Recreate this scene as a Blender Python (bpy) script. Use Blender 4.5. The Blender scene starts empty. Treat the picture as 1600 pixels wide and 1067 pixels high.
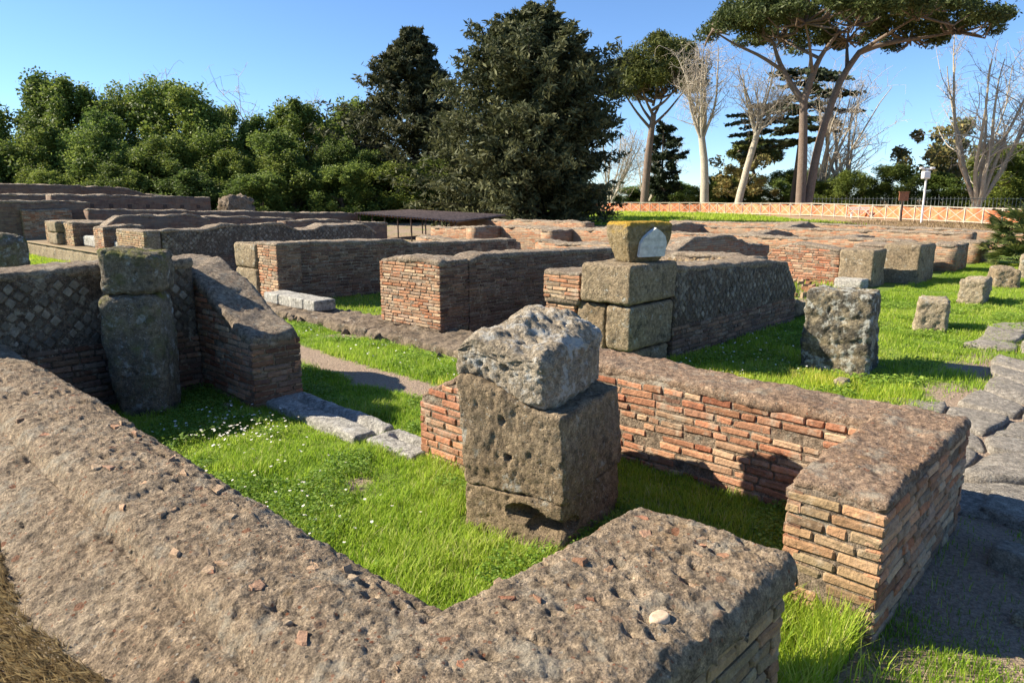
import bpy, math, random
import numpy as np
from mathutils import Matrix, Vector
R = math.radians
S = bpy.context.scene
COL = S.collection
random.seed(7); RNG = np.random.default_rng(7)

# ------------------------------------------------------------------ camera, sky, sun
cd = bpy.data.cameras.new('camera'); cam = bpy.data.objects.new('camera', cd); COL.objects.link(cam)
cam.location = (0, 0, 1.85); cam.rotation_euler = (R(78.5), 0, 0)
cd.sensor_width = 36; cd.lens = 24.525; cd.clip_start = .05; cd.clip_end = 3000
S.camera = cam
SUN_EL, SUN_AZ = R(33.5), math.atan2(-.992, .125)       # towards the sun: (-.992, .125)
w = bpy.data.worlds.new('World'); S.world = w; w.use_nodes = True
nt = w.node_tree; sky = nt.nodes.new('ShaderNodeTexSky'); sky.sky_type = 'NISHITA'; sky.sun_disc = False
sky.sun_elevation = SUN_EL; sky.sun_rotation = SUN_AZ; sky.air_density = .8; sky.dust_density = 0.; sky.ozone_density = 6.5
nt.links.new(sky.outputs[0], nt.nodes['Background'].inputs[0]); nt.nodes['Background'].inputs[1].default_value = .085
sd = bpy.data.lights.new('sun', 'SUN'); sun = bpy.data.objects.new('sun', sd); COL.objects.link(sun)
sd.energy = 5.0; sd.angle = R(.5); sd.color = (1, .90, .74)
sdir = Vector((math.sin(SUN_AZ)*math.cos(SUN_EL), math.cos(SUN_AZ)*math.cos(SUN_EL), math.sin(SUN_EL)))
sun.rotation_euler = sdir.to_track_quat('Z', 'Y').to_euler(); sun.location = sdir*100
S.view_settings.view_transform = 'Standard'; S.view_settings.look = 'None'
S.view_settings.exposure = 1.32; S.view_settings.gamma = 1
S.render.engine = 'CYCLES'; S.cycles.max_bounces = 6; S.cycles.transparent_max_bounces = 8

# ------------------------------------------------------------------ noise
def _h(i, j, k, s):
    with np.errstate(over='ignore'):
        n = (i.astype(np.uint32)*np.uint32(374761393) + j.astype(np.uint32)*np.uint32(668265263)
             + k.astype(np.uint32)*np.uint32(2147483647) + np.uint32(s*974711+12345))
        n = (n ^ (n >> np.uint32(13)))*np.uint32(1274126177)
        n = (n ^ (n >> np.uint32(16)))*np.uint32(2246822519); n = n ^ (n >> np.uint32(13))
    return (n & np.uint32(0xFFFFFF)).astype(np.float64)/0xFFFFFF
def vnoise(P, s=0):
    I = np.floor(P).astype(np.int64); f = P-I; f = f*f*(3-2*f); r = 0
    for dx in (0, 1):
        for dy in (0, 1):
            for dz in (0, 1):
                wt = (f[:,0] if dx else 1-f[:,0])*(f[:,1] if dy else 1-f[:,1])*(f[:,2] if dz else 1-f[:,2])
                r = r+wt*_h(I[:,0]+dx, I[:,1]+dy, I[:,2]+dz, s)
    return r*2-1
def fbm(P, f=1., o=4, s=0):
    r = 0; a = 1.; t = 0
    for i in range(o):
        r = r+a*vnoise(P*f+17.3*i, s+i); t += a; a *= .5; f *= 2.03
    return r/t
def worley(P, f=1., s=0):
    Q = P*f; I = np.floor(Q).astype(np.int64); d = np.full(len(Q), 9.)
    for dx in (-1, 0, 1):
        for dy in (-1, 0, 1):
            for dz in (-1, 0, 1):
                c = I+np.array([dx, dy, dz])
                p = c+np.stack([_h(c[:,0], c[:,1], c[:,2], s+q) for q in (1, 2, 3)], 1)
                d = np.minimum(d, ((Q-p)**2).sum(1))
    return np.sqrt(d)

# ------------------------------------------------------------------ mesh helpers
def mesh(name, V, F, mat=None, smooth=True, attr=None, fmat=None):
    V = np.asarray(V, np.float32); me = bpy.data.meshes.new(name)
    if isinstance(F, np.ndarray):
        n, k = F.shape
        me.vertices.add(len(V)); me.vertices.foreach_set('co', V.ravel())
        me.loops.add(n*k); me.polygons.add(n)
        me.polygons.foreach_set('loop_start', np.arange(0, n*k, k, dtype=np.int32))
        me.loops.foreach_set('vertex_index', F.astype(np.int32).ravel())
        me.update(calc_edges=True)
    else:
        me.from_pydata([tuple(map(float, v)) for v in V], [], F); me.update()
    if smooth: me.shade_smooth()
    else: me.shade_flat()
    for m in ([mat] if not isinstance(mat, list) else mat):
        if m: me.materials.append(m)
    if attr:
        for kx, v in attr.items():
            a = me.attributes.new(kx, 'FLOAT', 'FACE' if len(v) == len(me.polygons) else 'POINT'); a.data.foreach_set('value', np.asarray(v, np.float32))
    return me
def obj(name, me, parent=None, label=None, cat=None, group=None, kind=None):
    o = bpy.data.objects.new(name, me); COL.objects.link(o)
    if parent: o.parent = parent
    tag(o, label, cat, group, kind); return o
def tag(o, label=None, cat=None, group=None, kind=None):
    if label: o['label'] = label
    if cat: o['category'] = cat
    if group: o['group'] = group
    if kind: o['kind'] = kind
def empty(name, loc, label, cat, group=None, rz=0.):
    o = obj(name, None, None, label, cat, group); o.location = loc; o.rotation_euler = (0, 0, rz); o.empty_display_size = .2; return o

# the town grid: a runs right and away from the camera, b left and away
TH = math.atan2(.724, .69); CT, ST = math.cos(TH), math.sin(TH)
def W(a, b): return (a*CT-b*ST, a*ST+b*CT)
def root(name, a, b, label, cat, group=None):
    x, y = W(a, b); o = empty(name, (x, y, 0), label, cat, group, TH); o['o'] = (a, b); return o
def addm(name, rt, V, F, mat, **k):
    a, b = rt['o']; V = V-np.array([a, b, 0]); kind = k.pop('kind', None); label = k.pop('label', None)
    return obj(name, mesh(name, V, F, mat, **k), rt, label=label, kind=kind)

def rbox(box, seg=.05, r=.03, disp=(), warp=None, rot=0., cap=260, seed=0, segs=None):
    a0, a1, b0, b1, z0, z1 = box; dim = np.array([a1-a0, b1-b0, z1-z0]); c = np.array([a0+a1, b0+b1, z0+z1])/2
    n = [int(min(cap, max(2, math.ceil(d/seg)))) for d in dim] if segs is None else segs
    ax = [np.linspace(-.5, .5, m+1)*d for m, d in zip(n, dim)]
    key = []; N = (n[1]+1)*(n[2]+1)
    def grid(fix, val, flip):
        u, v = [i for i in range(3) if i != fix]
        I, J = np.meshgrid(np.arange(n[u]+1), np.arange(n[v]+1), indexing='ij'); K = [None]*3
        K[u], K[v], K[fix] = I, J, np.full_like(I, val)
        k = K[0]*N+K[1]*(n[2]+1)+K[2]
        q = np.stack([k[:-1,:-1], k[1:,:-1], k[1:,1:], k[:-1,1:]], -1).reshape(-1, 4)
        return q[:, ::-1] if flip else q
    F = np.concatenate([grid(0, 0, True), grid(0, n[0], False), grid(1, 0, False), grid(1, n[1], True), grid(2, 0, True), grid(2, n[2], False)])
    ids, F = np.unique(F, return_inverse=True); F = F.reshape(-1, 4)
    i = ids//N; j = (ids % N)//(n[2]+1); k = ids % (n[2]+1)
    P = np.stack([ax[0][i], ax[1][j], ax[2][k]], 1)
    r = min(r, dim.min()*.49); inn = np.clip(P, -(dim/2-r), dim/2-r); d = P-inn; L = np.linalg.norm(d, axis=1, keepdims=True)
    nr = d/np.maximum(L, 1e-9); P = inn+nr*r
    Q = P+c
    for t in disp:
        if t[0] == 'f': Q0 = fbm(P+c, t[1], t[3] if len(t) > 3 else 4, seed)[:, None]*t[2]
        elif t[0] == 'p': Q0 = -t[2]*np.clip((t[3]-worley(P+c, t[1], seed+5))/t[3], 0, 1)[:, None]
        elif t[0] == 'k': Q0 = t[2]*np.clip(.6-worley(P+c, t[1], seed+9), -.2, .6)[:, None]
        Q = Q+nr*Q0
    if rot:
        x, y = Q[:,0]-c[0], Q[:,1]-c[1]
        Q[:,0], Q[:,1] = c[0]+x*math.cos(rot)-y*math.sin(rot), c[1]+x*math.sin(rot)+y*math.cos(rot)
    if warp: Q = warp(Q, (P+dim/2)/dim)
    return Q, F

# ------------------------------------------------------------------ materials
class G:
    def __init__(s, name):
        s.m = bpy.data.materials.new(name); s.m.use_nodes = True; s.t = s.m.node_tree
        s.b = s.t.nodes['Principled BSDF']; s.b.inputs['Specular IOR Level'].default_value = .25
        s.pos = s.add('ShaderNodeNewGeometry').outputs['Position']
    def add(s, ty, ins=None, **pr):
        n = s.t.nodes.new(ty)
        for k, v in pr.items(): setattr(n, k, v)
        for k, v in (ins or {}).items(): s.set(n.inputs[k], v)
        return n
    def set(s, sock, v):
        if isinstance(v, bpy.types.NodeSocket): s.t.links.new(v, sock)
        else: sock.default_value = v
    def noise(s, sc, d=4, vec=None, ro=.55, off=0):
        v = vec or s.pos
        if off: v = s.add('ShaderNodeVectorMath', {0: v, 1: (off, off*.7, off*1.3)}).outputs[0]
        return s.add('ShaderNodeTexNoise', {'Vector': v, 'Scale': sc, 'Detail': d, 'Roughness': ro}).outputs[0]
    def vor(s, sc, vec=None, out=0, feat='F1'):
        return s.add('ShaderNodeTexVoronoi', {'Vector': vec or s.pos, 'Scale': sc}, feature=feat).outputs[out]
    def ramp(s, f, *st, ip='LINEAR'):
        n = s.add('ShaderNodeValToRGB', {0: f}); e = n.color_ramp.elements; n.color_ramp.interpolation = ip
        while len(e) < len(st): e.new(.5)
        for x, (p, c) in zip(e, st):
            x.position = p; x.color = (*c, 1) if isinstance(c, tuple) else (c, c, c, 1)
        return n.outputs[0]
    def mix(s, f, a, b, mode='MIX'):
        n = s.add('ShaderNodeMix', data_type='RGBA', blend_type=mode)
        c4 = lambda v: (*v, 1) if isinstance(v, tuple) and len(v) == 3 else v
        s.set(n.inputs[0], f); s.set(n.inputs[6], c4(a)); s.set(n.inputs[7], c4(b)); return n.outputs[2]
    def math(s, op, a, b=0., c=0.): return s.add('ShaderNodeMath', {0: a, 1: b, 2: c}, operation=op).outputs[0]
    def bump(s, h, st=.5, dist=.01, nrm=None):
        n = s.add('ShaderNodeBump', {'Height': h, 'Strength': st, 'Distance': dist})
        if nrm: s.set(n.inputs['Normal'], nrm)
        return n.outputs[0]
    def fin(s, col, rough=.9, nrm=None):
        s.set(s.b.inputs['Base Color'], col); s.set(s.b.inputs['Roughness'], rough)
        if nrm: s.set(s.b.inputs['Normal'], nrm)
        return s.m

def concrete(name, c1, c2, bits=.5, bump=1.0):
    g = G(name); n1 = g.noise(2.2, 6); n2 = g.noise(28, 5); n3 = g.noise(160, 3); cell = g.vor(70, out=1); cd_ = g.vor(70)
    col = g.mix(g.ramp(n1, (.3, 0.), (.7, 1.)), c1, c2)
    col = g.mix(.9, col, g.ramp(n2, (.28, .3), (.5, .88), (.72, 1.6)), 'MULTIPLY')
    col = g.mix(.8, col, g.ramp(g.noise(120, 6, ro=.75, off=3), (.33, .22), (.5, .95), (.68, 1.75)), 'MULTIPLY')  # grit variation, with the self-shadow of small pits painted into the colour
    sep = g.add('ShaderNodeSeparateColor', {0: cell})
    pb = g.math('MULTIPLY', g.math('GREATER_THAN', sep.outputs[0], .86), g.math('LESS_THAN', cd_, .42))
    col = g.mix(g.math('MULTIPLY', pb, bits), col, g.ramp(sep.outputs[1], (.1, (.30, .12, .06)), (.45, (.42, .27, .17)), (.75, (.46, .41, .33)), (.95, (.06, .055, .05))))
    c2_ = g.vor(17, out=1); d2 = g.vor(17); s2 = g.add('ShaderNodeSeparateColor', {0: c2_})
    wob = g.math('ADD', d2, g.math('MULTIPLY', g.noise(45, 3), .25))
    pb2 = g.math('MULTIPLY', g.math('GREATER_THAN', s2.outputs[0], .88), g.math('LESS_THAN', wob, .42))
    col = g.mix(g.math('MULTIPLY', pb2, bits*.9), col, g.ramp(s2.outputs[1], (.1, (.30, .13, .07)), (.5, (.34, .22, .14)), (.9, (.30, .26, .2))))
    li = g.ramp(g.noise(5, 8, ro=.7, off=9), (.54, 0.), (.64, .6)); col = g.mix(li, col, (.47, .43, .34))
    dk = g.ramp(g.noise(3.2, 8, ro=.72, off=19), (.56, 0.), (.68, .6)); col = g.mix(dk, col, (.13, .10, .075))
    oc_ = g.ramp(g.noise(4.1, 7, ro=.7, off=29), (.60, 0.), (.70, .5)); col = g.mix(oc_, col, (.40, .25, .11))
    h = g.math('ADD', g.math('MULTIPLY', g.noise(55, 6, ro=.7), 1.0), g.math('MULTIPLY', g.vor(48), .55))
    h2 = g.math('ADD', g.math('MULTIPLY', g.noise(150, 6, ro=.75), 1.6), g.math('MULTIPLY', g.vor(130), .7))
    return g.fin(col, .95, g.bump(h2, .8*bump, .009, g.bump(h, .9*bump, .02)))

def stone(name, c1, c2, lichen=.5, dark=.4, yellow=0., pit=1.0, white=(.48, .48, .42), orange=False):
    g = G(name); n1 = g.noise(2.6, 6); n2 = g.noise(22, 6, ro=.65); n3 = g.noise(110, 3)
    col = g.mix(g.ramp(n1, (.3, 0.), (.7, 1.)), c1, c2)
    col = g.mix(.8, col, g.ramp(n2, (.28, .28), (.5, .9), (.72, 1.65)), 'MULTIPLY')
    col = g.mix(.7, col, g.ramp(n3, (.3, .4), (.7, 1.5)), 'MULTIPLY')
    dk = g.ramp(g.noise(5.5, 8, ro=.7, off=4), (.62-.14*dark, 0.), (.74-.14*dark, .8)); col = g.mix(dk, col, (.045, .043, .038))
    wl = g.ramp(g.noise(8, 9, ro=.72, off=12), (.66-.16*lichen, 0.), (.74-.16*lichen, .85)); col = g.mix(wl, col, white)
    sp = g.ramp(g.vor(30), (.10, .9), (.2, 0.)); spm = g.ramp(g.noise(3, 3, off=31), (.5-.1*lichen, 0.), (.65, 1.)); col = g.mix(g.math('MULTIPLY', sp, spm), col, white)
    if yellow:
        nz = g.add('ShaderNodeSeparateXYZ', {0: g.add('ShaderNodeNewGeometry').outputs['Normal']}).outputs[2]
        ym = g.math('MULTIPLY', g.ramp(nz, (-.1, .22), (.5, 1.)), g.ramp(g.noise(6, 7, off=22), (.6-.3*yellow, 0.), (.68-.2*yellow, 1.)))
        col = g.mix(ym, col, g.mix(g.noise(30, 3), (.50, .27, .02), (.36, .27, .05)) if orange else g.mix(g.noise(30, 3), (.22, .19, .05), (.12, .14, .04)))
    pits = g.math('MULTIPLY', g.ramp(g.vor(26), (.0, 0.), (.28, 1.)), g.ramp(g.vor(75), (.05, .55), (.3, 1.))); pm = g.ramp(g.noise(9, 4, off=40), (.45, 1.), (.6, 0.))
    h = g.math('ADD', g.math('MULTIPLY', g.noise(38, 7, ro=.72), 1.1), g.math('MULTIPLY', g.math('MAXIMUM', pits, pm), .6*pit))
    return g.fin(col, .93, g.bump(n3, .8, .006, g.bump(h, 1., .04)))

def brickmat(name, stops, grime=.4, mortar=.25):
    g = G(name); oi = g.add('ShaderNodeObjectInfo').outputs['Random']; at = g.add('ShaderNodeAttribute', attribute_name='rnd').outputs['Fac']
    rn = g.math('FRACT', g.math('ADD', oi, at))
    col = g.ramp(rn, *stops); n2 = g.noise(24, 6, ro=.65); n3 = g.noise(140, 3)
    r2 = g.math('FRACT', g.math('MULTIPLY', rn, 7.13)); col = g.mix(1., col, g.ramp(r2, (0., .62), (1., 1.3)), 'MULTIPLY')
    col = g.mix(.8, col, g.ramp(n2, (.25, .5), (.5, .95), (.75, 1.4)), 'MULTIPLY')
    col = g.mix(.5, col, g.ramp(n3, (.3, .6), (.7, 1.3)), 'MULTIPLY')
    col = g.mix(g.ramp(g.noise(6, 8, ro=.7, off=7), (.60-.17*mortar, 0.), (.72-.17*mortar, .8)), col, (.36, .30, .22))
    col = g.mix(g.ramp(g.noise(4, 7, ro=.7, off=3), (.64-.16*grime, 0.), (.76-.16*grime, .7)), col, (.07, .06, .05))
    h = g.math('ADD', g.noise(45, 6, ro=.7), g.math('MULTIPLY', g.noise(14, 3), .8))
    return g.fin(col, .92, g.bump(n3, .45, .003, g.bump(h, .8, .014)))
BR_RED = [(0., (.40, .155, .08)), (.22, (.44, .23, .13)), (.45, (.34, .125, .065)), (.7, (.42, .29, .18)), (.85, (.39, .19, .10)), (1., (.27, .15, .10))]
BR_TAN = [(0., (.36, .25, .135)), (.35, (.31, .20, .105)), (.6, (.35, .19, .10)), (.8, (.33, .26, .15)), (1., (.25, .165, .095))]
BR_MIX = [(0., (.36, .16, .08)), (.25, (.42, .27, .16)), (.5, (.33, .13, .06)), (.75, (.40, .30, .19)), (1., (.26, .17, .12))]
BR_SHADE = [(0., (.19, .095, .06)), (.3, (.24, .15, .095)), (.6, (.14, .08, .06)), (1., (.20, .145, .105))]  # brick for shaded wall sides, the shade mixed into the darker colours

def brickpattern(name, stops, mort, w_=.22, h_=.055):
    g = G(name); oc = g.add('ShaderNodeTexCoord').outputs['Object']; sx = g.add('ShaderNodeSeparateXYZ', {0: oc})
    wob = g.math('MULTIPLY', g.noise(4, 3), .03)
    u = g.math('ADD', sx.outputs[0], sx.outputs[1]); v = g.math('ADD', sx.outputs[2], wob)
    vec = g.add('ShaderNodeCombineXYZ', {0: u, 1: v}).outputs[0]
    bt = g.add('ShaderNodeTexBrick', {'Vector': vec, 'Scale': 1., 'Brick Width': w_, 'Row Height': h_, 'Mortar Size': .009, 'Mortar Smooth': .3, 'Color1': (0, 0, 0, 1), 'Color2': (1, 1, 1, 1), 'Mortar': (.5, .5, .5, 1)})
    col = g.ramp(bt.outputs[0], *stops); col = g.mix(bt.outputs[1], col, mort)
    col = g.mix(.8, col, g.ramp(g.noise(9, 7, ro=.7), (.25, .45), (.5, .95), (.75, 1.4)), 'MULTIPLY')
    col = g.mix(g.ramp(g.noise(1.6, 7, ro=.65, off=5), (.5, 0.), (.62, .7)), col, mort)
    h = g.math('ADD', g.math('MULTIPLY', bt.outputs[1], -1.), g.math('MULTIPLY', g.noise(20, 6, ro=.7), .8))
    return g.fin(col, .94, g.bump(h, .9, .02))

M = {}
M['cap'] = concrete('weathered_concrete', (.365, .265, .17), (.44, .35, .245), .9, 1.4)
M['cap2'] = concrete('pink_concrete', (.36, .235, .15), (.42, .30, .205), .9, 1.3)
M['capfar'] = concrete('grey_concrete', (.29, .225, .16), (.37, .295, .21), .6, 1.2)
M['mortar'] = concrete('mortar', (.22, .165, .115), (.29, .225, .16), .3, .9)
M['mortarshade'] = concrete('shaded_mortar', (.10, .075, .055), (.15, .115, .085), .3, .9)  # mortar of walls in shade, darkened in colour to deepen that shade
M['brred'] = brickmat('red_brick', BR_RED, .35, .5); M['brtan'] = brickmat('tan_brick', BR_TAN, .25, .3)
M['brmix'] = brickmat('mixed_brick', BR_MIX, .35, .4); M['brshade'] = brickmat('shaded_brick', BR_SHADE, .6, .3)
M['frag'] = brickmat('fragment_brick', [(0., (.36, .16, .09)), (.35, (.38, .25, .15)), (.7, (.34, .26, .17)), (1., (.30, .16, .10))], .3, .35)
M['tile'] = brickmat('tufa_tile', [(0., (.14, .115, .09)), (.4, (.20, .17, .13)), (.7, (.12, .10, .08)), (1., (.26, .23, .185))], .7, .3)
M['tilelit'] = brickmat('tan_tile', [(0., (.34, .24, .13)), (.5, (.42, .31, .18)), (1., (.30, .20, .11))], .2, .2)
M['tufa'] = stone('tufa', (.27, .195, .115), (.36, .275, .175), .45, .45)
M['tufatop'] = stone('tufa_lichen', (.36, .29, .20), (.44, .37, .27), .9, .4, white=(.58, .56, .50))
M['tufagrey'] = stone('grey_tufa', (.19, .155, .11), (.25, .21, .155), .65, .6, .45, white=(.44, .46, .44))
M['tufablock'] = stone('block_tufa', (.29, .215, .13), (.36, .285, .185), .5, .5)
M['tufalich'] = stone('mottled_tufa', (.26, .21, .13), (.35, .29, .19), .95, 1.35)
M['tufayel'] = stone('mossy_tufa', (.22, .18, .12), (.30, .25, .17), .45, .4, 1.25, orange=True)
M['sand'] = stone('sandstone', (.42, .33, .21), (.38, .32, .22), .6, .35)
M['marble'] = stone('old_marble', (.42, .40, .35), (.52, .49, .43), .5, .45, pit=.6, white=(.62, .61, .57))
M['basalt'] = stone('basalt', (.28, .25, .205), (.38, .335, .275), .5, .2, pit=.9, white=(.48, .44, .37))
M['rubble'] = stone('rubble', (.20, .15, .10), (.31, .24, .17), .3, .7)
M['far_red'] = brickpattern('far_brick_red', BR_MIX, (.25, .19, .13)); M['far_shade'] = brickpattern('far_brick_shade', BR_SHADE, (.18, .14, .105))  # far shaded walls carry part of their shade in the second, darker colour
def plain(name, c, rough=.8, var=.3, sc=12., metal=0.):
    g = G(name); col = g.mix(1., c, g.ramp(g.noise(sc, 6), (.3, 1-var), (.7, 1+var)), 'MULTIPLY'); g.b.inputs['Metallic'].default_value = metal
    return g.fin(col, rough, g.bump(g.noise(sc*4, 4), .3, .01))
M['plaque'] = plain('plaque_marble', (.50, .51, .50), .7, .2, 25)
M['ink'] = plain('worn_lettering', (.36, .36, .35), .8)
M['fencewood'] = plain('fence_wood', (.48, .42, .33), .8); M['railmetal'] = plain('rail_metal', (.16, .18, .16), .6)
M['net'] = plain('orange_net', (.56, .19, .085), .8, .5, 3); M['white'] = plain('white_paint', (.72, .70, .66), .6, .12)
M['rust'] = plain('rust_sheet', (.17, .12, .095), .85, .5, 6); M['darkwood'] = plain('dark_timber', (.07, .05, .04), .85)
M['brown'] = plain('brown_sign', (.28, .12, .06), .7)
M['pebble'] = plain('pale_pebble', (.50, .37, .25), .75, .2, 60)
def leafmat(name, stops, tr=.35, rough=.6):
    g = G(name); oi = g.add('ShaderNodeObjectInfo').outputs['Random']; at = g.add('ShaderNodeAttribute', attribute_name='rnd').outputs['Fac']
    col = g.ramp(at, *stops); col = g.mix(.75, col, g.ramp(oi, (0., (.62, .72, .75)), (.35, (1.05, 1.0, .8)), (.7, (.8, .95, .9)), (1., (1.3, 1.2, .9))), 'MULTIPLY')
    g.fin(col, rough); tb = g.add('ShaderNodeBsdfTranslucent', {0: col}); mx = g.add('ShaderNodeMixShader', {0: tr, 1: g.b.outputs[0], 2: tb.outputs[0]})
    g.t.links.new(mx.outputs[0], g.t.nodes['Material Output'].inputs[0]); return g.m
M['grass'] = leafmat('grass_blade', [(0., (.15, .26, .022)), (.35, (.30, .42, .035)), (.75, (.45, .54, .06)), (.95, (.56, .56, .13)), (1., (.60, .52, .26))], .5)
M['drygrass'] = leafmat('dry_moss', [(0., (.12, .085, .05)), (.5, (.26, .19, .11)), (1., (.36, .28, .17))], .3, .9)
M['lf_oak'] = leafmat('holm_oak_leaf', [(0., (.06, .09, .022)), (.5, (.135, .185, .04)), (1., (.30, .345, .08))], .4)
M['lf_dark'] = leafmat('cypress_leaf', [(0., (.045, .05, .02)), (.5, (.095, .092, .04)), (1., (.19, .17, .075))], .28, .7)
M['lf_pine'] = leafmat('pine_needle', [(0., (.05, .065, .018)), (.5, (.095, .115, .03)), (1., (.18, .185, .055))], .3)
M['lf_cedar'] = leafmat('cedar_needle', [(0., (.022, .034, .016)), (1., (.06, .075, .034))], .2)
M['lf_euc'] = leafmat('eucalyptus_leaf', [(0., (.10, .10, .04)), (.6, (.19, .17, .06)), (1., (.30, .22, .09))], .3)
M['lf_palm'] = leafmat('palm_leaf', [(0., (.06, .09, .03)), (.6, (.15, .18, .06)), (1., (.28, .28, .10))], .3)
M['bark_pine'] = stone('pine_bark', (.19, .135, .10), (.24, .18, .14), .25, .4); M['bark_plane'] = stone('plane_bark', (.52, .45, .34), (.42, .36, .27), .7, .25)
M['bark_dark'] = plain('dark_bark', (.09, .07, .05), .9)
M['twig'] = plain('bare_twig', (.46, .40, .32), .9)

# ------------------------------------------------------------------ bricks and tiles
def chamfer(L, D, Hh, c, jit, rng):
    V = []; idx = {}
    for sx in (-1, 1):
        for sy in (-1, 1):
            for sz in (-1, 1):
                o = rng.normal(0, jit, 3); cc = c*rng.uniform(.6, 1.7); p = np.array([sx*L/2, sy*D/2, sz*Hh/2])+o
                for q in range(3):
                    e = np.array([sx, sy, sz])*cc; e[q] = 0; idx[(sx, sy, sz, q)] = len(V); V.append(p-e)
    F = []
    for q in range(3):
        u, v = (q+1) % 3, (q+2) % 3
        for s in (-1, 1):
            def key(x, y):
                k = [0]*3; k[q] = s; k[u] = x; k[v] = y; return idx[(*k, q)]
            f = [key(-1, -1), key(1, -1), key(1, 1), key(-1, 1)]; F.append(f if s > 0 else f[::-1])
    for q in range(3):                       # edge quads along axis q
        u, v = (q+1) % 3, (q+2) % 3
        for x in (-1, 1):
            for y in (-1, 1):
                def key(s, fc):
                    k = [0]*3; k[q] = s; k[u] = x; k[v] = y; return idx[(*k, fc)]
                f = [key(-1, u), key(1, u), key(1, v), key(-1, v)]; F.append(f if x*y > 0 else f[::-1])
    for sx in (-1, 1):
        for sy in (-1, 1):
            for sz in (-1, 1):
                f = [idx[(sx, sy, sz, q)] for q in range(3)]; F.append(f if sx*sy*sz > 0 else f[::-1])
    return np.array(V), F
BV = []
for i, L in enumerate([.07, .10, .13, .16, .19, .22, .25, .28, .32]):
    for v in range(3): BV.append((L, *chamfer(L, .07, .042, .006, .0028, RNG)))
TV = [(.068, *chamfer(.068, .06, .068, .007, .003, RNG)) for _ in range(5)]
_bm = {}
def bmesh_of(kind, i, mat):
    k = (kind, i, mat)
    if k not in _bm: _bm[k] = mesh(kind, (BV if kind == 'brick' else TV)[i][1], (BV if kind == 'brick' else TV)[i][2], M[mat], smooth=False)
    return _bm[k]
CAMP = np.array([0, 0, 1.85]); _cs, _sn = math.cos(R(11.5)), math.sin(R(11.5))
def proj(a, b, z):
    x, y = W(a, b); d = 1.85-z; zc = y*_cs+d*_sn
    if zc < .2: return None, None, zc
    return 800+1090*x/zc, 533.5+1090*(d*_cs-y*_sn)/zc, zc
ROT = {'-b': 0., '-a': -math.pi/2, '+b': math.pi, '+a': math.pi/2}
EXC = []
def profile(z, a0, a1, b0, b1):
    if not isinstance(z, (list, tuple)): return lambda a, b: np.full(np.shape(a), float(z)), float(z)
    if z[0] == 'rag':
        f0, Z0 = profile(z[1], a0, a1, b0, b1); am = z[2]
        return (lambda a, b: f0(a, b)-.25*am+am*fbm(np.stack([np.ravel(a), np.ravel(b), 0*np.ravel(a)], 1), 1.3, 4, 55).reshape(np.shape(a))), Z0
    xs = [p[0] for p in z]; zs = [p[1] for p in z]; along_a = (a1-a0) >= (b1-b0)
    if len(z) and z[0] is not None and isinstance(z[0], str): pass
    return (lambda a, b: np.interp(a if along_a else b, xs, zs)), max(zs)
def put_bricks(rt, recs, mat, solo=300):
    """recs: kind, variant, a, b, z, rotz, roll, sx, sz -> the largest in view as own objects, the rest joined"""
    sc = []
    for q in recs:
        px, py, d = proj(q[2], q[3], q[4]); vis = px is not None and -60 < px < 1660 and -40 < py < 1120
        sc.append((q[7] if q[0] == 'brick' else 1)/max(d, .3) if vis and not q[9] else 0.)
    order = np.argsort(sc)[::-1]; a0, b0 = rt['o']; rest = []
    for n_, i in enumerate(order):
        q = recs[i]; d = .22/max(sc[i], 1e-6)
        if n_ < solo and sc[i] > .038:
            o = bpy.data.objects.new('brick' if q[0] == 'brick' else 'facing_stone', bmesh_of(q[0], q[1], mat)); COL.objects.link(o); o.parent = rt
            o.location = (q[2]-a0, q[3]-b0, q[4]); o.rotation_euler = (0, q[6], q[5]); o.scale = (q[7], 1, q[8])
        else: rest.append(q)
    if rest:
        Vs, Fs, rn = [], [], []; off = 0
        for q in rest:
            L, V, F = (BV if q[0] == 'brick' else TV)[q[1]]
            if q[0] == 'brick' and q[9] != 2 and True:
                Lx = L*q[7]/2; V = np.array([[sx*Lx, sy*.035, sz*.021*q[8]] for sx in (-1, 1) for sy in (-1, 1) for sz in (-1, 1)])+RNG.normal(0, .0025, (8, 3))
                F = [[0, 1, 5, 4], [0, 2, 3, 1], [4, 5, 7, 6], [1, 3, 7, 5], [0, 4, 6, 2]]
            else: V = V*np.array([q[7], 1, q[8]])
            c, s = math.cos(q[6]), math.sin(q[6]); x, y, z = V[:,0]*c+V[:,2]*s, V[:,1], -V[:,0]*s+V[:,2]*c
            c, s = math.cos(q[5]), math.sin(q[5])
            Vs.append(np.stack([x*c-y*s+q[2]-a0, x*s+y*c+q[3]-b0, z+q[4]], 1))
            r_ = random.random(); Fs += [[i+off for i in f] for f in F]; rn += [r_]*len(F); off += len(V)
        nm = 'small_bricks' if rest[0][0] == 'brick' else 'small_facing_stones'
        obj(nm, mesh(nm, np.concatenate(Vs), Fs, M[mat], False, {'rnd': rn}), rt, kind='stuff')
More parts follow.
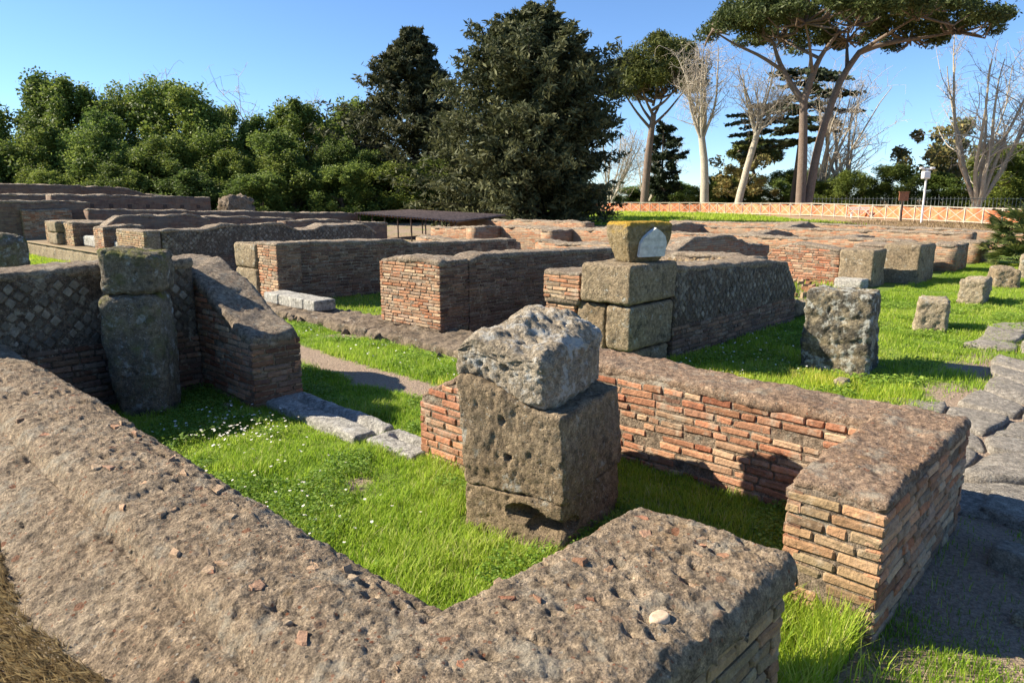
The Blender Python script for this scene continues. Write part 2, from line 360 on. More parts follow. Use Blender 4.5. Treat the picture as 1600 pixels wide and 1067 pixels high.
def face_recs(side, a0, a1, b0, b1, z0, zt, kind='brick', ch=.055, joint=.0125, miss=.02, zmin=None, zmax=None, capm=.05, back=0, holes=()):
    recs = []; al = side[1] == 'b'; s0, s1 = (a0, a1) if al else (b0, b1); f = {'-a': a0, '+a': a1, '-b': b0, '+b': b1}[side]; sg = -1 if side[0] == '-' else 1
    top = zmax if zmax is not None else 9
    ss_ = np.linspace(s0, s1, 240); tz_ = zt(ss_ if al else ss_*0+f, ss_*0+f if al else ss_)
    if kind == 'brick':
        z = (z0 if zmin is None else zmin)+.004; row = 0; ph = random.random()*6
        while z < top:
            h = ch-joint+random.uniform(-.003, .004); s = s0+random.uniform(-.004, .004)
            while s < s1-.03:
                L = random.choice([.10, .13, .17, .19, .21, .23, .26, .28]) *random.uniform(.92, 1.08)
                if s+L > s1-.04: L = s1-s+random.uniform(-.004, .004)
                m = s+L/2; zz = z+h/2+.006*math.sin(m*1.7+ph)
                ta = float(np.interp(m, ss_, tz_))
                hole = any(abs(m-hx) < hr and abs(zz-hz) < hr*.8 for hx, hz, hr in holes)
                if zz+h/2 < min(ta-capm, top) and random.random() > miss and not hole:
                    i = min(range(len(BV)), key=lambda k: abs(BV[k][0]-L)+.02*random.random()); d = random.uniform(-.005, .0025)
                    p = f+sg*(d-.035)
                    recs.append(('brick', i, m if al else p, p if al else m, zz, ROT[side]+random.uniform(-.012, .012), random.uniform(-.008, .008), (L-joint*random.uniform(.6, 1.1))/BV[i][0], h/.042, back))
                s += L
            z += ch; row += 1
    else:
        st = .084; hd = st*.7071; z = (z0 if zmin is None else zmin)+hd*.6; row = 0
        while z < top:
            s = s0+hd*(1.0 if row % 2 else 2.0)*.9
            while s < s1-.03:
                ta = float(np.interp(s, ss_, tz_))
                if z+.04 < min(ta-capm, top) and random.random() > .05+miss:
                    p = f+sg*(random.uniform(-.012, .004)-.03)
                    recs.append(('tile', random.randrange(5), s if al else p, p if al else s, z+random.uniform(-.004, .004), ROT[side], math.pi/4+random.uniform(-.06, .06), random.uniform(.88, 1.05), random.uniform(.88, 1.05), back))
                s += 2*hd
            z += hd; row += 1
    return recs
def wallpart(rt, box, z, z0=0., faces=(), cap=.08, mort='mortar', capmat='cap', brick='brred', tile='tile', seg=.05, r=.05, over=0., far=False, capseg=None, kw=None, rough=.012, coremat=None):
    a0, a1, b0, b1 = box; zt, Z = profile(z, *box); EXC.append(box); kw = kw or {}; sd_ = random.randrange(999)
    ins = .010 if faces else 0.
    def wc(Q, t):
        top = zt(Q[:,0], Q[:,1])-cap*.5; Q[:,2] = z0-.06+(Q[:,2]-z0+.06)*(top-z0+.06)/(Z-cap*.5-z0+.06); return Q
    V, F = rbox((a0+ins, a1-ins, b0+ins, b1-ins, z0-.06, Z-cap*.5), seg*(2 if far else 1.6), .015, [('f', 9, .010, 4)] if not far else [('f', 4, .02, 3)], wc, seed=sd_)
    addm('mortar_core', rt, V, F, M[coremat or mort])
    def wt(Q, t):
        Q[:,2] += zt(Q[:,0], Q[:,1])-Z; return Q
    V, F = rbox((a0-over, a1+over, b0-over, b1+over, Z-cap, Z), capseg or seg, min(r, cap*.9), [('f', 3, rough*1.6, 3), ('f', 14, rough, 4), ('f', 45, rough*.45, 3)], wt, seed=sd_+3, cap=340)
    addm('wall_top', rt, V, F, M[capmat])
    recs = {}
    for f in faces:
        side, kind = f[0], f[1]; o = f[2] if len(f) > 2 else {}
        fk = dict(kw); fk.update(o); mt = fk.pop('mat', brick if kind == 'brick' else tile)
        recs.setdefault((kind, mt), []).extend(face_recs(side, a0, a1, b0, b1, z0, zt, kind, capm=cap*.55, **fk))
    return recs
def finish(rt, *rs, solo=300):
    al = {}
    for r_ in rs:
        for k, v in r_.items(): al.setdefault(k, []).extend(v)
    for k, v in al.items(): put_bricks(rt, v, k[1], solo)
def simple_wall(name, label, box, z, group=None, **k):
    rt = root(name, (box[0]+box[1])/2, (box[2]+box[3])/2, label, 'wall', group); finish(rt, wallpart(rt, box, z, **k)); return rt
def block(rt, name, box, mat, seg=.03, r=.04, rough=.02, warp=None, rot=0., extra=(), label=None):
    V, F = rbox(box, seg, r, [('f', 2.5, rough*1.4, 3), ('f', 9, rough*.8, 4), ('f', 30, rough*.55, 3), ('p', 16, rough*.9, .35), ('p', 34, rough*.5, .4)]+list(extra), warp, rot, seed=random.randrange(999))
    EXC.append(box[:4]); return addm(name, rt, V, F, M[mat], label=label)
def gsm(x, a, b): t = np.clip((x-a)/(b-a), 0, 1); return t*t*(3-2*t)

# ------------------------------------------------------------------ ground
def gz(x, y):
    P = np.stack([x, y, x*0], 1)
    near = np.clip((40-np.hypot(x, y))/30, 0, 1)
    return .45*gsm(y, 28, 62)+near*(.022*fbm(P, .9, 3, 3)+.010*fbm(P, 5, 3, 4))+(1-near)*.10*fbm(P, .15, 3, 5)*gsm(y, 30, 45)
def green_at(x, y):
    a, b = x*CT+y*ST, -x*ST+y*CT; P = np.stack([x, y, x*0], 1); n = fbm(P, 1.1, 4, 21)*.5; n2 = fbm(P, 4, 3, 23)
    g = np.ones_like(x)
    pth = np.exp(-((a-4.27-.08*np.sin(b*.8))/.27)**4)*gsm(b, 3.4, 4.2)*(1-gsm(b, 16, 20)); g -= pth*1.1
    g = np.where((b < .75) & (a > 2.2), .25+n*.9-.5*gsm(a, 3.0, 3.7), g)
    g -= .75*gsm(fbm(P, 1.9, 3, 77), .30, .55)*(a < 5.5)*(b < 13)
    st_ = 1.5+.3*np.sin(a*.9)+.6*n; g = np.where((a > 4.3) & (b < st_), .34+n*1.3, g)
    g = np.where((b > 4.8) & (a > 10.3), .30+n*1.3, g); g = np.where((b > 12.9) & (a > 6.2), .25+n, g)
    g = np.where((a > 6) & (b < 4.2) & (b > st_), .95+n*.4-.35*(1-gsm(b, st_, st_+.9)), g)
    far = gsm(y, 27, 33); gf = np.where(x < 21+.5*(62-y)*(y < 62)*.2, .9+n, .05+n*.5)*gsm(y, 40, 50)
    g = g*(1-far)+far*np.where(x > 3, gf, .3+n)
    return np.clip(g+.12*n2, 0, 1)
def spaced(lo, hi, fine, coarse):
    o = [0.]
    while o[-1] < hi: o.append(o[-1]+np.interp(o[-1], [0, 9, 22, 60, 150, 900], [fine, fine*1.6, .3, 1.6, 8, coarse]))
    p = [0.]
    while p[-1] > lo: p.append(p[-1]-np.interp(-p[-1], [0, 9, 22, 60, 150, 900], [fine, fine*1.6, .3, 1.6, 8, coarse]))
    return np.array(p[:0:-1]+o)
xs = spaced(-900, 900, .125, 150); ys = spaced(-12, 1500, .125, 150)
X, Y = np.meshgrid(xs, ys, indexing='ij'); x, y = X.ravel(), Y.ravel(); z = gz(x, y); ga = green_at(x, y)
n0, n1 = X.shape; I = np.arange(n0*n1).reshape(n0, n1)
F = np.stack([I[:-1,:-1], I[1:,:-1], I[1:,1:], I[:-1,1:]], -1).reshape(-1, 4)
g = G('ground'); at = g.add('ShaderNodeAttribute', attribute_name='green').outputs['Fac']; dr = g.add('ShaderNodeAttribute', attribute_name='dry').outputs['Fac']
soil = g.mix(g.noise(1.4, 6), (.27, .195, .135), (.37, .28, .205)); soil = g.mix(.9, soil, g.ramp(g.noise(45, 8, ro=.78), (.32, .3), (.68, 1.6)), 'MULTIPLY')
cl = g.vor(60, out=1); soil = g.mix(g.math('MULTIPLY', g.math('LESS_THAN', g.vor(60), .3), .5), soil, g.ramp(g.add('ShaderNodeSeparateColor', {0: cl}).outputs[0], (.2, (.15, .11, .08)), (.8, (.38, .31, .24))))
dry = g.mix(g.noise(.5, 6, ro=.7), (.34, .20, .13), (.42, .33, .19)); dry = g.mix(.7, dry, g.ramp(g.noise(7, 6, ro=.75), (.3, .45), (.7, 1.4)), 'MULTIPLY')
grn = g.mix(g.noise(3, 5), (.10, .17, .02), (.20, .26, .04)); grn = g.mix(.6, grn, g.ramp(g.noise(40, 4), (.3, .5), (.7, 1.4)), 'MULTIPLY')
base = g.mix(dr, soil, dry); gm = g.ramp(g.math('ADD', at, g.math('MULTIPLY', g.math('SUBTRACT', g.noise(9, 5), .5), .9)), (.38, 0.), (.62, 1.))
M['ground'] = g.fin(g.mix(gm, base, grn), .97, g.bump(g.math('ADD', g.noise(30, 6, ro=.7), g.math('MULTIPLY', g.vor(60), .4)), .9, .03))
obj('ground', mesh('ground', np.stack([x, y, z], 1), F, M['ground'], True, {'green': ga, 'dry': gsm(y, 24, 30)*gsm(x, 2, 6)}), kind='structure')
def gzs(x, y): return float(gz(np.array([float(x)]), np.array([float(y)]))[0])

# ------------------------------------------------------------------ street of basalt paving
street = obj('street', None, kind='structure'); sx_, sy_ = W(4, 0); street.location = (sx_, sy_, 0); street.rotation_euler = (0, 0, TH)
def paver(poly, h, seedn):
    c = poly.mean(0); P = [];  n = len(poly)
    rings = [(1.0, -.05), (1.0, h*.35), (.965, h*.85), (.86, h), (.5, h*1.06), (.2, h*1.04)]
    fine = []
    for i in range(n):
        for t in np.linspace(0, 1, 5)[:-1]: fine.append(poly[i]*(1-t)+poly[(i+1) % n]*t)
    fine = np.array(fine); rr = fine-c; ang = np.arange(len(fine)); m = len(fine)
    sm = (np.roll(rr, 1, 0)+np.roll(rr, -1, 0)+rr*3)/5
    V = []
    for s, zz in rings:
        q = sm*s+c; V.append(np.column_stack([q, np.full(m, zz)]))
    V = np.concatenate(V); V[m:, :] += (fbm(V[m:], 6, 4, seedn)*.03)[:, None]*np.array([.5, .5, 1.]); V[m:, 2] += fbm(V[m:], 2.2, 2, seedn+3)*.03
    F = [[r_*m+i, r_*m+(i+1) % m, (r_+1)*m+(i+1) % m, (r_+1)*m+i] for r_ in range(len(rings)-1) for i in range(m)]
    F.append([(len(rings)-1)*m+i for i in range(m)])
    return V, F
k = 0
sa = np.arange(4.55, 24, .62)
grid = {}
for i, a in enumerate(sa):
    for j in range(-6, 5): grid[i, j] = np.array([a+(.3 if j % 2 else 0)+random.uniform(-.15, .15)-4, .48*j+random.uniform(-.11, .11)-.1])
for i in range(len(sa)-1):
    for j in range(-6, 4):
        c = np.array([grid[i, j], grid[i+1, j], grid[i+1, j+1], grid[i, j+1]]); m = c.mean(0)
        if m[1] > 1.62+.15*math.sin(m[0]) or (m[0] < .62 and m[1] > -.6): continue
        px, py, d = proj(m[0]+4, m[1], 0)
        if px is None or px > 2100: continue
        if m[0] > 3.0 and random.random() < .14 or (m[0] > 6 and m[1] > 1.1 and random.random() < .4): continue
        c = m+(c-m)*random.uniform(.92, .98); k += 1
        o = obj('paving_stone', mesh('paving_stone', *paver(c, random.uniform(.035, .06), k), M['basalt'], True), street)
# two tilted kerb slabs lying in the shade of the brick pier
for nm, lab, box, warp in [
    ('kerb_stone', 'long rounded basalt kerb slab on the ground at the back corner of the brick pier', (4.62, 5.0, -.6, .66, -.08, .055), lambda Q, t: Q+np.column_stack([.18*(Q[:,1])*.6, 0*Q[:,0], (Q[:,1]*.05)])),
    ('kerb_stone', 'tilted wedge-shaped basalt slab in the shade beside the brick pier', (4.0, 4.36, -.5, .5, -.10, .06), lambda Q, t: np.column_stack([Q[:,0]+.1*(Q[:,1]), Q[:,1], Q[:,2]+np.where(t[:,2] > .5, .10*(1-t[:,0])-.03, 0)]))]:
    rt = root(nm, (box[0]+box[1])/2, (box[2]+box[3])/2, lab, 'kerb stone', 'basalt kerb slabs'); block(rt, 'slab', box, 'basalt', .03, .03, .010, warp)

# ------------------------------------------------------------------ the near room
# foreground L-shaped wall
rt = root('foreground_wall', .95, 1.1, 'low L-shaped wall with broad pitted concrete top filling the foreground', 'wall')
A = (.70, 1.22, .80, 8.2); B = (1.22, 2.17, .80, 1.40); EXC += [A, B]
zA = .69
def herotop(Q):      # relief of the concrete: lumps, grit, torn hollows
    P = Q.copy(); n = .022*fbm(P, 1.6, 3, 31)+.018*fbm(P, 7, 4, 33)+.011*fbm(P, 26, 4, 35)
    wl = worley(P*np.array([1, .6, 1.]), 15, 41); hol = np.clip(.34-wl, 0, .34)*.085*(fbm(P, 3, 2, 44) > .02)
    kn = np.clip(.5-worley(P, 38, 47), -.1, .5)*.010; k2 = np.clip(.5-worley(P, 75, 49), -.1, .5)*.008
    return n-hol+kn+k2
# wall A top: grid over (b, across); near end finer
bs = [.79]
while bs[-1] < 8.2: bs.append(bs[-1]+np.interp(bs[-1], [.7, 2, 4, 8], [.0065, .008, .016, .035]))
bs = np.array(bs)
sec = np.array([(.10, .16), (.20, .32), (.30, .42), (.42, .50), (.52, .545), (.60, .578), (.66, .602), (.695, .613), (.704, .609), (.712, .612), (.720, .634), (.735, .660), (.76, .678), (.80, .690), (.95, .70), (1.08, .694), (1.16, .680), (1.20, .660), (1.218, .635), (1.222, .58)])
d_ = np.concatenate([[0], np.cumsum(np.hypot(*np.diff(sec, axis=0).T))]); m = 185; tt = np.linspace(0, d_[-1], m)
sa_, sz_ = np.interp(tt, d_, sec[:,0]), np.interp(tt, d_, sec[:,1])
AA, BB = np.meshgrid(sa_, bs, indexing='ij'); ZZ = np.repeat(sz_[:, None], len(bs), 1)
P = np.stack([AA.ravel(), BB.ravel(), ZZ.ravel()], 1)
# inside the return wall the inner edge stays level so the two tops run together
inB = np.clip(1-np.abs((P[:,1]-1.1)/.30)**6, 0, 1)*(P[:,0] > 1.0); P[:,2] = np.where(inB > 0, np.maximum(P[:,2], .66+.03*inB-.0*P[:,0]), P[:,2])
up = np.clip((P[:,2]-.2)/.4, .4, 1); hd = herotop(P); P[:,2] += hd*up; P[:,0] += np.where(P[:,0] < .72, -.5, .25)*hd*(np.abs(P[:,0]-.96) > .2)
P[:,0] += .02*fbm(P*np.array([0, 1, 0]), 1.1, 3, 61)*(P[:,0] > 1.1)
I = np.arange(len(P)).reshape(m, len(bs)); F = np.stack([I[:-1,:-1], I[1:,:-1], I[1:,1:], I[:-1,1:]], -1).reshape(-1, 4)
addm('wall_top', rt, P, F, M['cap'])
V, F = rbox((.12, .72, .80, 8.2, -.06, .20), .1, .02, [('f', 9, .01)]); addm('ledge_core', rt, V, F, M['mortar'])
V, F = rbox((.62, 1.2, .80, 8.2, -.06, .58), .08, .02, [('f', 9, .01)]); addm('mortar_core', rt, V, F, M['mortar'])
# wall B top
def wB(Q, t):
    top = t[:,2] > .6; hd = herotop(Q)
    crown = .012*(1-((t[:,1]-.5)*2)**2); Q[:,2] += np.where(t[:,2] > .3, hd+crown, 0)
    Q[:,1] += np.where(t[:,1] < .06, .6*hd-.004, 0); Q[:,1] += .015*fbm(Q*np.array([1, 0, 0]), 2.5, 3, 71)
    Q[:,0] += np.where(t[:,0] > .97, .03*fbm(Q*np.array([0, 1, 1.]), 4, 3, 72), 0); return Q
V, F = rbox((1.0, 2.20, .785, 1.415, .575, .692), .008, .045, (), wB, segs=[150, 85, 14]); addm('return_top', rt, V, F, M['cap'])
V, F = rbox((1.1, 2.155, .816, 1.385, -.06, .62), .03, .012, [('f', 9, .012)]); addm('mortar_core', rt, V, F, M['mortar'])
zf = lambda a, b: np.full(np.shape(a), .66)
rec = face_recs('-b', .9, 2.17, .80, 1.40, 0, zf, capm=.07)+face_recs('+a', .9, 2.17, .80, 1.40, 0, zf, capm=.07)+face_recs('+b', 1.22, 2.17, .80, 1.40, 0, zf, capm=.07)
put_bricks(rt, rec, 'brtan')
put_bricks(rt, face_recs('+a', .72, 1.22, 1.45, 8.2, 0, zf, capm=.08), 'brred', 120)
# brick fragments set in the foreground top
fr = [(random.uniform(.76, 1.16), random.uniform(1.5, 5.2), random.uniform(.035, .10), random.uniform(.03, .065)) for _ in range(30)]+[(random.uniform(1.2, 2.1), random.uniform(.9, 1.33), random.uniform(.03, .09), random.uniform(.025, .06)) for _ in range(14)]+[(.80, 4.05, .10, .05), (1.02, 2.42, .085, .055), (.86, 2.65, .085, .04), (.97, 1.72, .10, .05), (.83, 1.55, .10, .07), (.86, 1.9, .09, .06), (1.17, 1.75, .10, .05), (1.15, 2.25, .10, .045), (1.12, 2.75, .12, .05),
      (1.16, 3.3, .09, .05), (1.10, 3.9, .11, .05), (.83, 3.3, .10, .05), (1.18, 4.5, .10, .05), (1.95, 1.02, .07, .06), (1.98, 1.22, .09, .06), (2.02, .95, .07, .05), (1.86, 1.34, .15, .05), (2.05, 1.36, .10, .05), (1.62, 1.36, .09, .05), (1.70, 1.18, .08, .05),
      (1.45, 1.10, .07, .04), (1.05, 1.15, .09, .06), (.90, 1.28, .07, .05), (.92, 3.0, .05, .035), (.98, 3.55, .06, .04), (1.40, 1.37, .12, .05), (.80, 2.1, .05, .03), (1.08, 2.05, .06, .04)]
for i, (a, b, L, wd) in enumerate(fr):
    n = random.randrange(5, 8); an = np.sort(RNG.uniform(0, 6.28, n)); pts = np.column_stack([np.cos(an)*L/2*RNG.uniform(.7, 1.1, n), np.sin(an)*wd/2*RNG.uniform(.7, 1.1, n)])
    V = np.concatenate([np.column_stack([pts*1.05, np.full(n, -.03)]), np.column_stack([pts, RNG.uniform(.000, .004, n)]), np.column_stack([pts*.85, RNG.uniform(.004, .008, n)])])
    F = [[i_, (i_+1) % n, n*(r_+1)+(i_+1) % n, n*(r_+1)+i_] if r_ == 0 else [n+i_, n+(i_+1) % n, 2*n+(i_+1) % n, 2*n+i_] for r_ in range(2) for i_ in range(n)]+[[2*n+i_ for i_ in range(n)]]
    o = obj('brick_fragment', mesh('brick_fragment', V, F, M['frag'], False), rt); zz = .693
    q = np.array([[a, b, .69]]); zz = .692+float(herotop(q)[0])-(.03 if a > 1.14 and b > 1.45 else .035 if a < .74 else .0)+(.008 if b < 1.4 and a > 1.2 else 0)-(.022 if 1.33 < b < 1.4 and a > 1.2 else 0)-(.012 if b < .97 and a > 1.2 else 0)
    o.location = (a-.95, b-1.1, zz); o.rotation_euler = (random.uniform(-.15, .15), random.uniform(-.15, .15)+(.35 if a > 1.12 and b > 1.45 else 0), random.uniform(.9, 2.2))
# pebble lying in a hollow of the return
rt2 = root('pebble', 1.55, .915, 'smooth pale oval pebble lying on the foreground wall top', 'pebble')
V, F = rbox((1.52, 1.59, .885, .94, .688, .716), .004, .0135, [('f', 20, .002, 2)], lambda Q, t: np.column_stack([1.555+(Q[:,0]-1.555)*(1-.35*np.abs((Q[:,1]-.9125)/.03)**2), .9125+(Q[:,1]-.9125)*(1-.35*np.abs((Q[:,0]-1.555)/.035)**2), Q[:,2]])); addm('stone', rt2, V, F, M['pebble'])

# brick pier and the wall behind it
rt = root('brick_wall', 3.7, .91, 'L-shaped orange brick wall ending in the square tan brick pier at right', 'wall')
rC = wallpart(rt, (2.94, 4.45, .71, 1.12), .665, faces=[('-a', 'brick', {'mat': 'brtan'}), ('-b', 'brick', {'mat': 'brmix'}), ('+a', 'brick', {'back': 1}), ('+b', 'brick', {'back': 1, 'mat': 'brred'})], cap=.075, seg=.02, capseg=.011, capmat='cap2', rough=.016, r=.05)
rD = wallpart(rt, (4.0, 4.45, 1.05, 3.45), [(1.05, .655), (1.15, .665), (2.2, .675), (3.4, .70)], faces=[('-a', 'brick', {'mat': 'brred', 'holes': [(2.38, .43, .05), (1.75, .30, .03), (2.5, .22, .04)]}), ('+a', 'brick', {'back': 1})], cap=.085, seg=.025, capseg=.014, capmat='cap2', rough=.014, kw={'miss': .03})
finish(rt, rC, rD)
# stub wall behind the central pillar
rt = root('stub_wall', 3.5, 3.4, 'short brick stub with sloping broken top behind the central stone pillar', 'wall')
finish(rt, wallpart(rt, (3.05, 3.47, 2.80, 3.83), [(2.8, .78), (3.4, .70), (3.83, .48)], faces=[('-a', 'brick', {}), ('+b', 'brick', {'back': 1})], cap=.06, seg=.025, capmat='cap2', rough=.012, kw={'miss': .02}))
# central pillar: three tufa blocks
rt = root('stone_pillar', 2.9, 2.5, 'central weathered pillar of three stacked tufa blocks standing in the grass', 'pillar')
RT = R(12)
def loc(Q, c=(2.93, 2.53)):          # coordinates in the pillar's own turned frame
    x, y = Q[:,0]-c[0], Q[:,1]-c[1]; return x*math.cos(RT)+y*math.sin(RT), -x*math.sin(RT)+y*math.cos(RT)
def dent(Q, at, rad, depth):         # a hollow worn into the block
    d = Q-np.array(at); rr = np.sqrt(((d/np.array(rad))**2).sum(1)); k_ = np.clip(1-rr, 0, 1)**.7
    u, v = loc(Q); c = np.array([2.93+.25*math.cos(RT), 2.53+.25*math.sin(RT), Q[0,2]*0+at[2]])
    dirn = c-np.array(at); dirn[2] = .0; dirn /= np.linalg.norm(dirn); return Q+dirn*(k_*depth)[:, None]
def p2w(u, v, z): return (2.93+u*math.cos(RT)-v*math.sin(RT), 2.53+u*math.sin(RT)+v*math.cos(RT), z)
def w1(Q, t):
    Q = dent(Q, p2w(-.37, -.10, .19), (.2, .13, .055), .13); Q = dent(Q, p2w(-.37, -.25, .14), (.2, .15, .06), .19)
    return Q
def w2(Q, t):
    u, v = loc(Q); k_ = gsm(t[:,2], .3, 1); Q[:,2] += k_*(.04+.13*gsm(v, -.25, .25)); Q[:,0] -= .03*k_*math.cos(RT)
    for vv, zz in ((.035, .70), (.012, .49)): Q = dent(Q, p2w(-.385, vv, zz), (.09, .026, .024), .05)
    return Q
def w3(Q, t):
    u, v = loc(Q); k_ = gsm(t[:,2], .25, 1); Q[:,2] += k_*(-.01+.03*gsm(u, -.35, .25)+.02*np.sin(v*11+1)*gsm(u, -.3, .1)+.075*fbm(Q, 4.5, 4, 88)+.02*gsm(v, -.1, .3)-.035*gsm(np.abs(v-.05), .16, .3)-.03*gsm(-u, .22, .38)); 
    Q[:,2] += (1-k_)*.13*gsm(v, -.25, .25); return dent(Q, p2w(-.38, .03, .985), (.09, .026, .024), .05)
block(rt, 'base_block', (2.55, 3.30, 2.21, 2.84, -.08, .29), 'tufa', .012, .02, .014, w1, RT)
block(rt, 'middle_block', (2.55, 3.31, 2.20, 2.84, .285, .74), 'tufa', .012, .022, .015, w2, RT)
block(rt, 'top_block', (2.52, 3.26, 2.31, 2.88, .765, 1.15), 'tufatop', .012, .055, .022, w3, RT)

# end wall with diamond facing, standing stone and the sloping wall at left
rt = root('end_wall', 1.5, 7.0, 'shaded wall with diamond-set stones behind the foreground wall at far left', 'wall')
finish(rt, wallpart(rt, (.2, 2.75, 6.85, 7.35), [(.2, 1.24), (1.2, 1.27), (2.75, 1.30)], faces=[('-b', 'tile', {'zmin': .62}), ('-b', 'brick', {'zmax': .60, 'mat': 'brshade'})], mort='mortarshade', cap=.09, seg=.03, capmat='capfar', rough=.02))
rt = root('standing_stone', 2.1, 6.45, 'tall rounded standing stone with a second stone on top, in the left corner', 'pillar')
def ws(Q, t):
    k_ = .86+.14*np.sin(np.clip(t[:,2], 0, 1)*2.4); c = np.array([2.12, 6.52]); Q[:,:2] = c+(Q[:,:2]-c)*k_[:, None]
    Q[:,:2] += (t[:,2]*.06)[:, None]*np.array([-.5, .5]); return Q
block(rt, 'lower_stone', (1.90, 2.38, 6.28, 6.76, -.06, 1.06), 'tufagrey', .02, .09, .022, ws, R(-40))
def wu(Q, t): Q[:,2] += gsm(t[:,2], .3, 1)*(.04*fbm(Q, 5, 3, 5)-.05*(t[:,0]-.5)); return Q
block(rt, 'upper_stone', (1.91, 2.39, 6.29, 6.77, 1.05, 1.44), 'tufagrey', .018, .07, .024, wu, R(-44))
rt = root('sloping_wall', 3.0, 6.9, 'brick wall with sloping rubble top descending to a pier end beside the stone threshold', 'wall')
finish(rt, wallpart(rt, (2.76, 3.24, 5.80, 7.75), [(5.8, .67), (6.1, .75), (6.8, 1.08), (7.3, 1.25), (7.75, 1.28)], faces=[('-a', 'brick', {'mat': 'brred'}), ('-b', 'brick', {'mat': 'brshade'}), ('+a', 'brick', {'back': 1})], cap=.11, seg=.035, capmat='capfar', rough=.022))
# threshold slabs
rt = root('threshold_slab', 3.0, 5.3, 'long pale stone threshold slab with a groove at the foot of the sloping wall', 'threshold', 'pale threshold stones in the doorway')
def wg(Q, t): Q[:,2] -= np.where(t[:,2] > .5, .065*np.exp(-((t[:,0]-.62)/.11)**4)*gsm(t[:,1], -.1, .05)*(1-gsm(t[:,1], .80, .9)), 0); return Q
block(rt, 'slab', (2.86, 3.26, 4.40, 5.92, -.06, .075), 'marble', .02, .04, .012, wg)
rt = root('threshold_slab', 3.05, 4.2, 'shorter pale stone threshold slab in the grass beside the brick stub', 'threshold', 'pale threshold stones in the doorway')
block(rt, 'slab', (2.92, 3.26, 3.78, 4.36, -.06, .05), 'marble', .02, .03, .012, wg)
rt = root('standing_stone', 2.0, 10.9, 'dark mossy standing stone cut off by the left edge behind the end wall', 'pillar')
block(rt, 'stone', (1.35, 2.2, 10.5, 11.3, -.05, 1.42), 'tufagrey', .04, .16, .04, None, R(10))

# ------------------------------------------------------------------ the next building, beyond the footpath
rt = root('foundation', 5.65, 9.0, 'low strip of rough rubble foundation along the far side of the footpath', 'foundation')
def wf(Q, t): Q[:,2] += np.where(t[:,2] > .5, .03*fbm(Q, 1.5, 3, 7), 0); Q[:,0] += np.where(t[:,0] < .3, .09*fbm(Q, 2.2, 3, 9), 0); return Q
for i_, (b0, b1) in enumerate([(5.35, 7.9), (7.9, 10.4), (10.4, 13.0)]):
    V, F = rbox((5.42, 6.3, b0, b1-.01, -.06, .10), .04, .05, [('f', 5, .04, 4), ('k', 8, .06), ('f', 22, .012, 3)], wf, seed=3+i_); addm('rubble', rt, V, F, M['rubble'])
EXC.append((5.35, 6.3, 5.35, 13.))
for i_ in range(44):
    b = random.uniform(5.4, 12.9); a = 5.38+random.uniform(-.06, .16); s_ = random.uniform(.035, .075)
    V, F = rbox((-s_, s_, -s_*.8, s_*.8, -s_*.6, s_*.6), s_*.22, s_*.22, [('f', 6, .035, 3), ('f', 22, .012, 2)], seed=i_)
    o = obj('rubble_stone', mesh('rubble_stone', V, F, M['rubble']), rt); o.location = (a-5.65, b-9., random.uniform(-.03, .06)); o.rotation_euler = (random.random(), random.random(), random.random()*6)
rt = root('corner_wall', 6.3, 7.6, 'square corner of a red brick wall beyond the footpath, with a long shaded side', 'wall')
r1 = wallpart(rt, (6.02, 6.55, 7.06, 8.40), [(7.06, 1.05), (7.5, 1.09), (8.1, 1.06), (8.4, 1.02)], z0=.12, faces=[('-a', 'brick', {'mat': 'brmix'}), ('-b', 'brick', {'mat': 'brshade'}), ('+b', 'brick', {'back': 1})], cap=.08, seg=.04, capmat='capfar', rough=.02, kw={'ch': .0435, 'joint': .012})
r2 = wallpart(rt, (6.55, 10.3, 7.06, 7.56), [(6.55, 1.03), (6.8, 1.10), (8, 1.08), (10.3, 1.02)], z0=.0, faces=[('-b', 'brick', {'mat': 'brshade', 'holes': [(8.2, .85, .04), (9.0, .84, .04), (9.8, .85, .05)]})], cap=.08, seg=.05, capmat='capfar', rough=.018, kw={'ch': .0435, 'joint': .012})
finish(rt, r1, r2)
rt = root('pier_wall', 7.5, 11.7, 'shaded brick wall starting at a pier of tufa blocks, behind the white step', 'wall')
r1 = wallpart(rt, (6.02, 6.5, 11.42, 12.12), 1.10, z0=.10, faces=[('-a', 'brick', {'mat': 'brmix', 'miss': .06}), ('-b', 'brick', {'mat': 'brshade'})], cap=.06, seg=.05, capmat='capfar', rough=.015, kw={'ch': .05})
r2 = wallpart(rt, (6.5, 12.3, 11.56, 12.05), [(6.5, 1.10), (7.5, 1.08), (8.9, 1.05), (9.1, .97), (12.3, .93)], faces=[('-b', 'brick', {'mat': 'brshade', 'holes': [(7.5, .8, .06)]})], cap=.08, seg=.07, capmat='capfar', rough=.02, kw={'ch': .055})
finish(rt, r1, r2)
block(rt, 'tufa_block', (5.98, 6.6, 12.13, 12.95, .02, .60), 'tufablock', .04, .05, .02); block(rt, 'tufa_block', (5.98, 6.6, 12.13, 12.95, .61, 1.06), 'tufablock', .04, .05, .02)
rt = root('stone_step', 5.95, 10.5, 'pale stone step of three pieces on the rubble foundation below the brick pier', 'step')
for b0, b1 in [(9.75, 10.1), (10.11, 10.9), (10.91, 11.40)]: block(rt, 'step_stone', (5.72, 6.12, b0, b1, .10, .285), 'marble', .03, .03, .008)
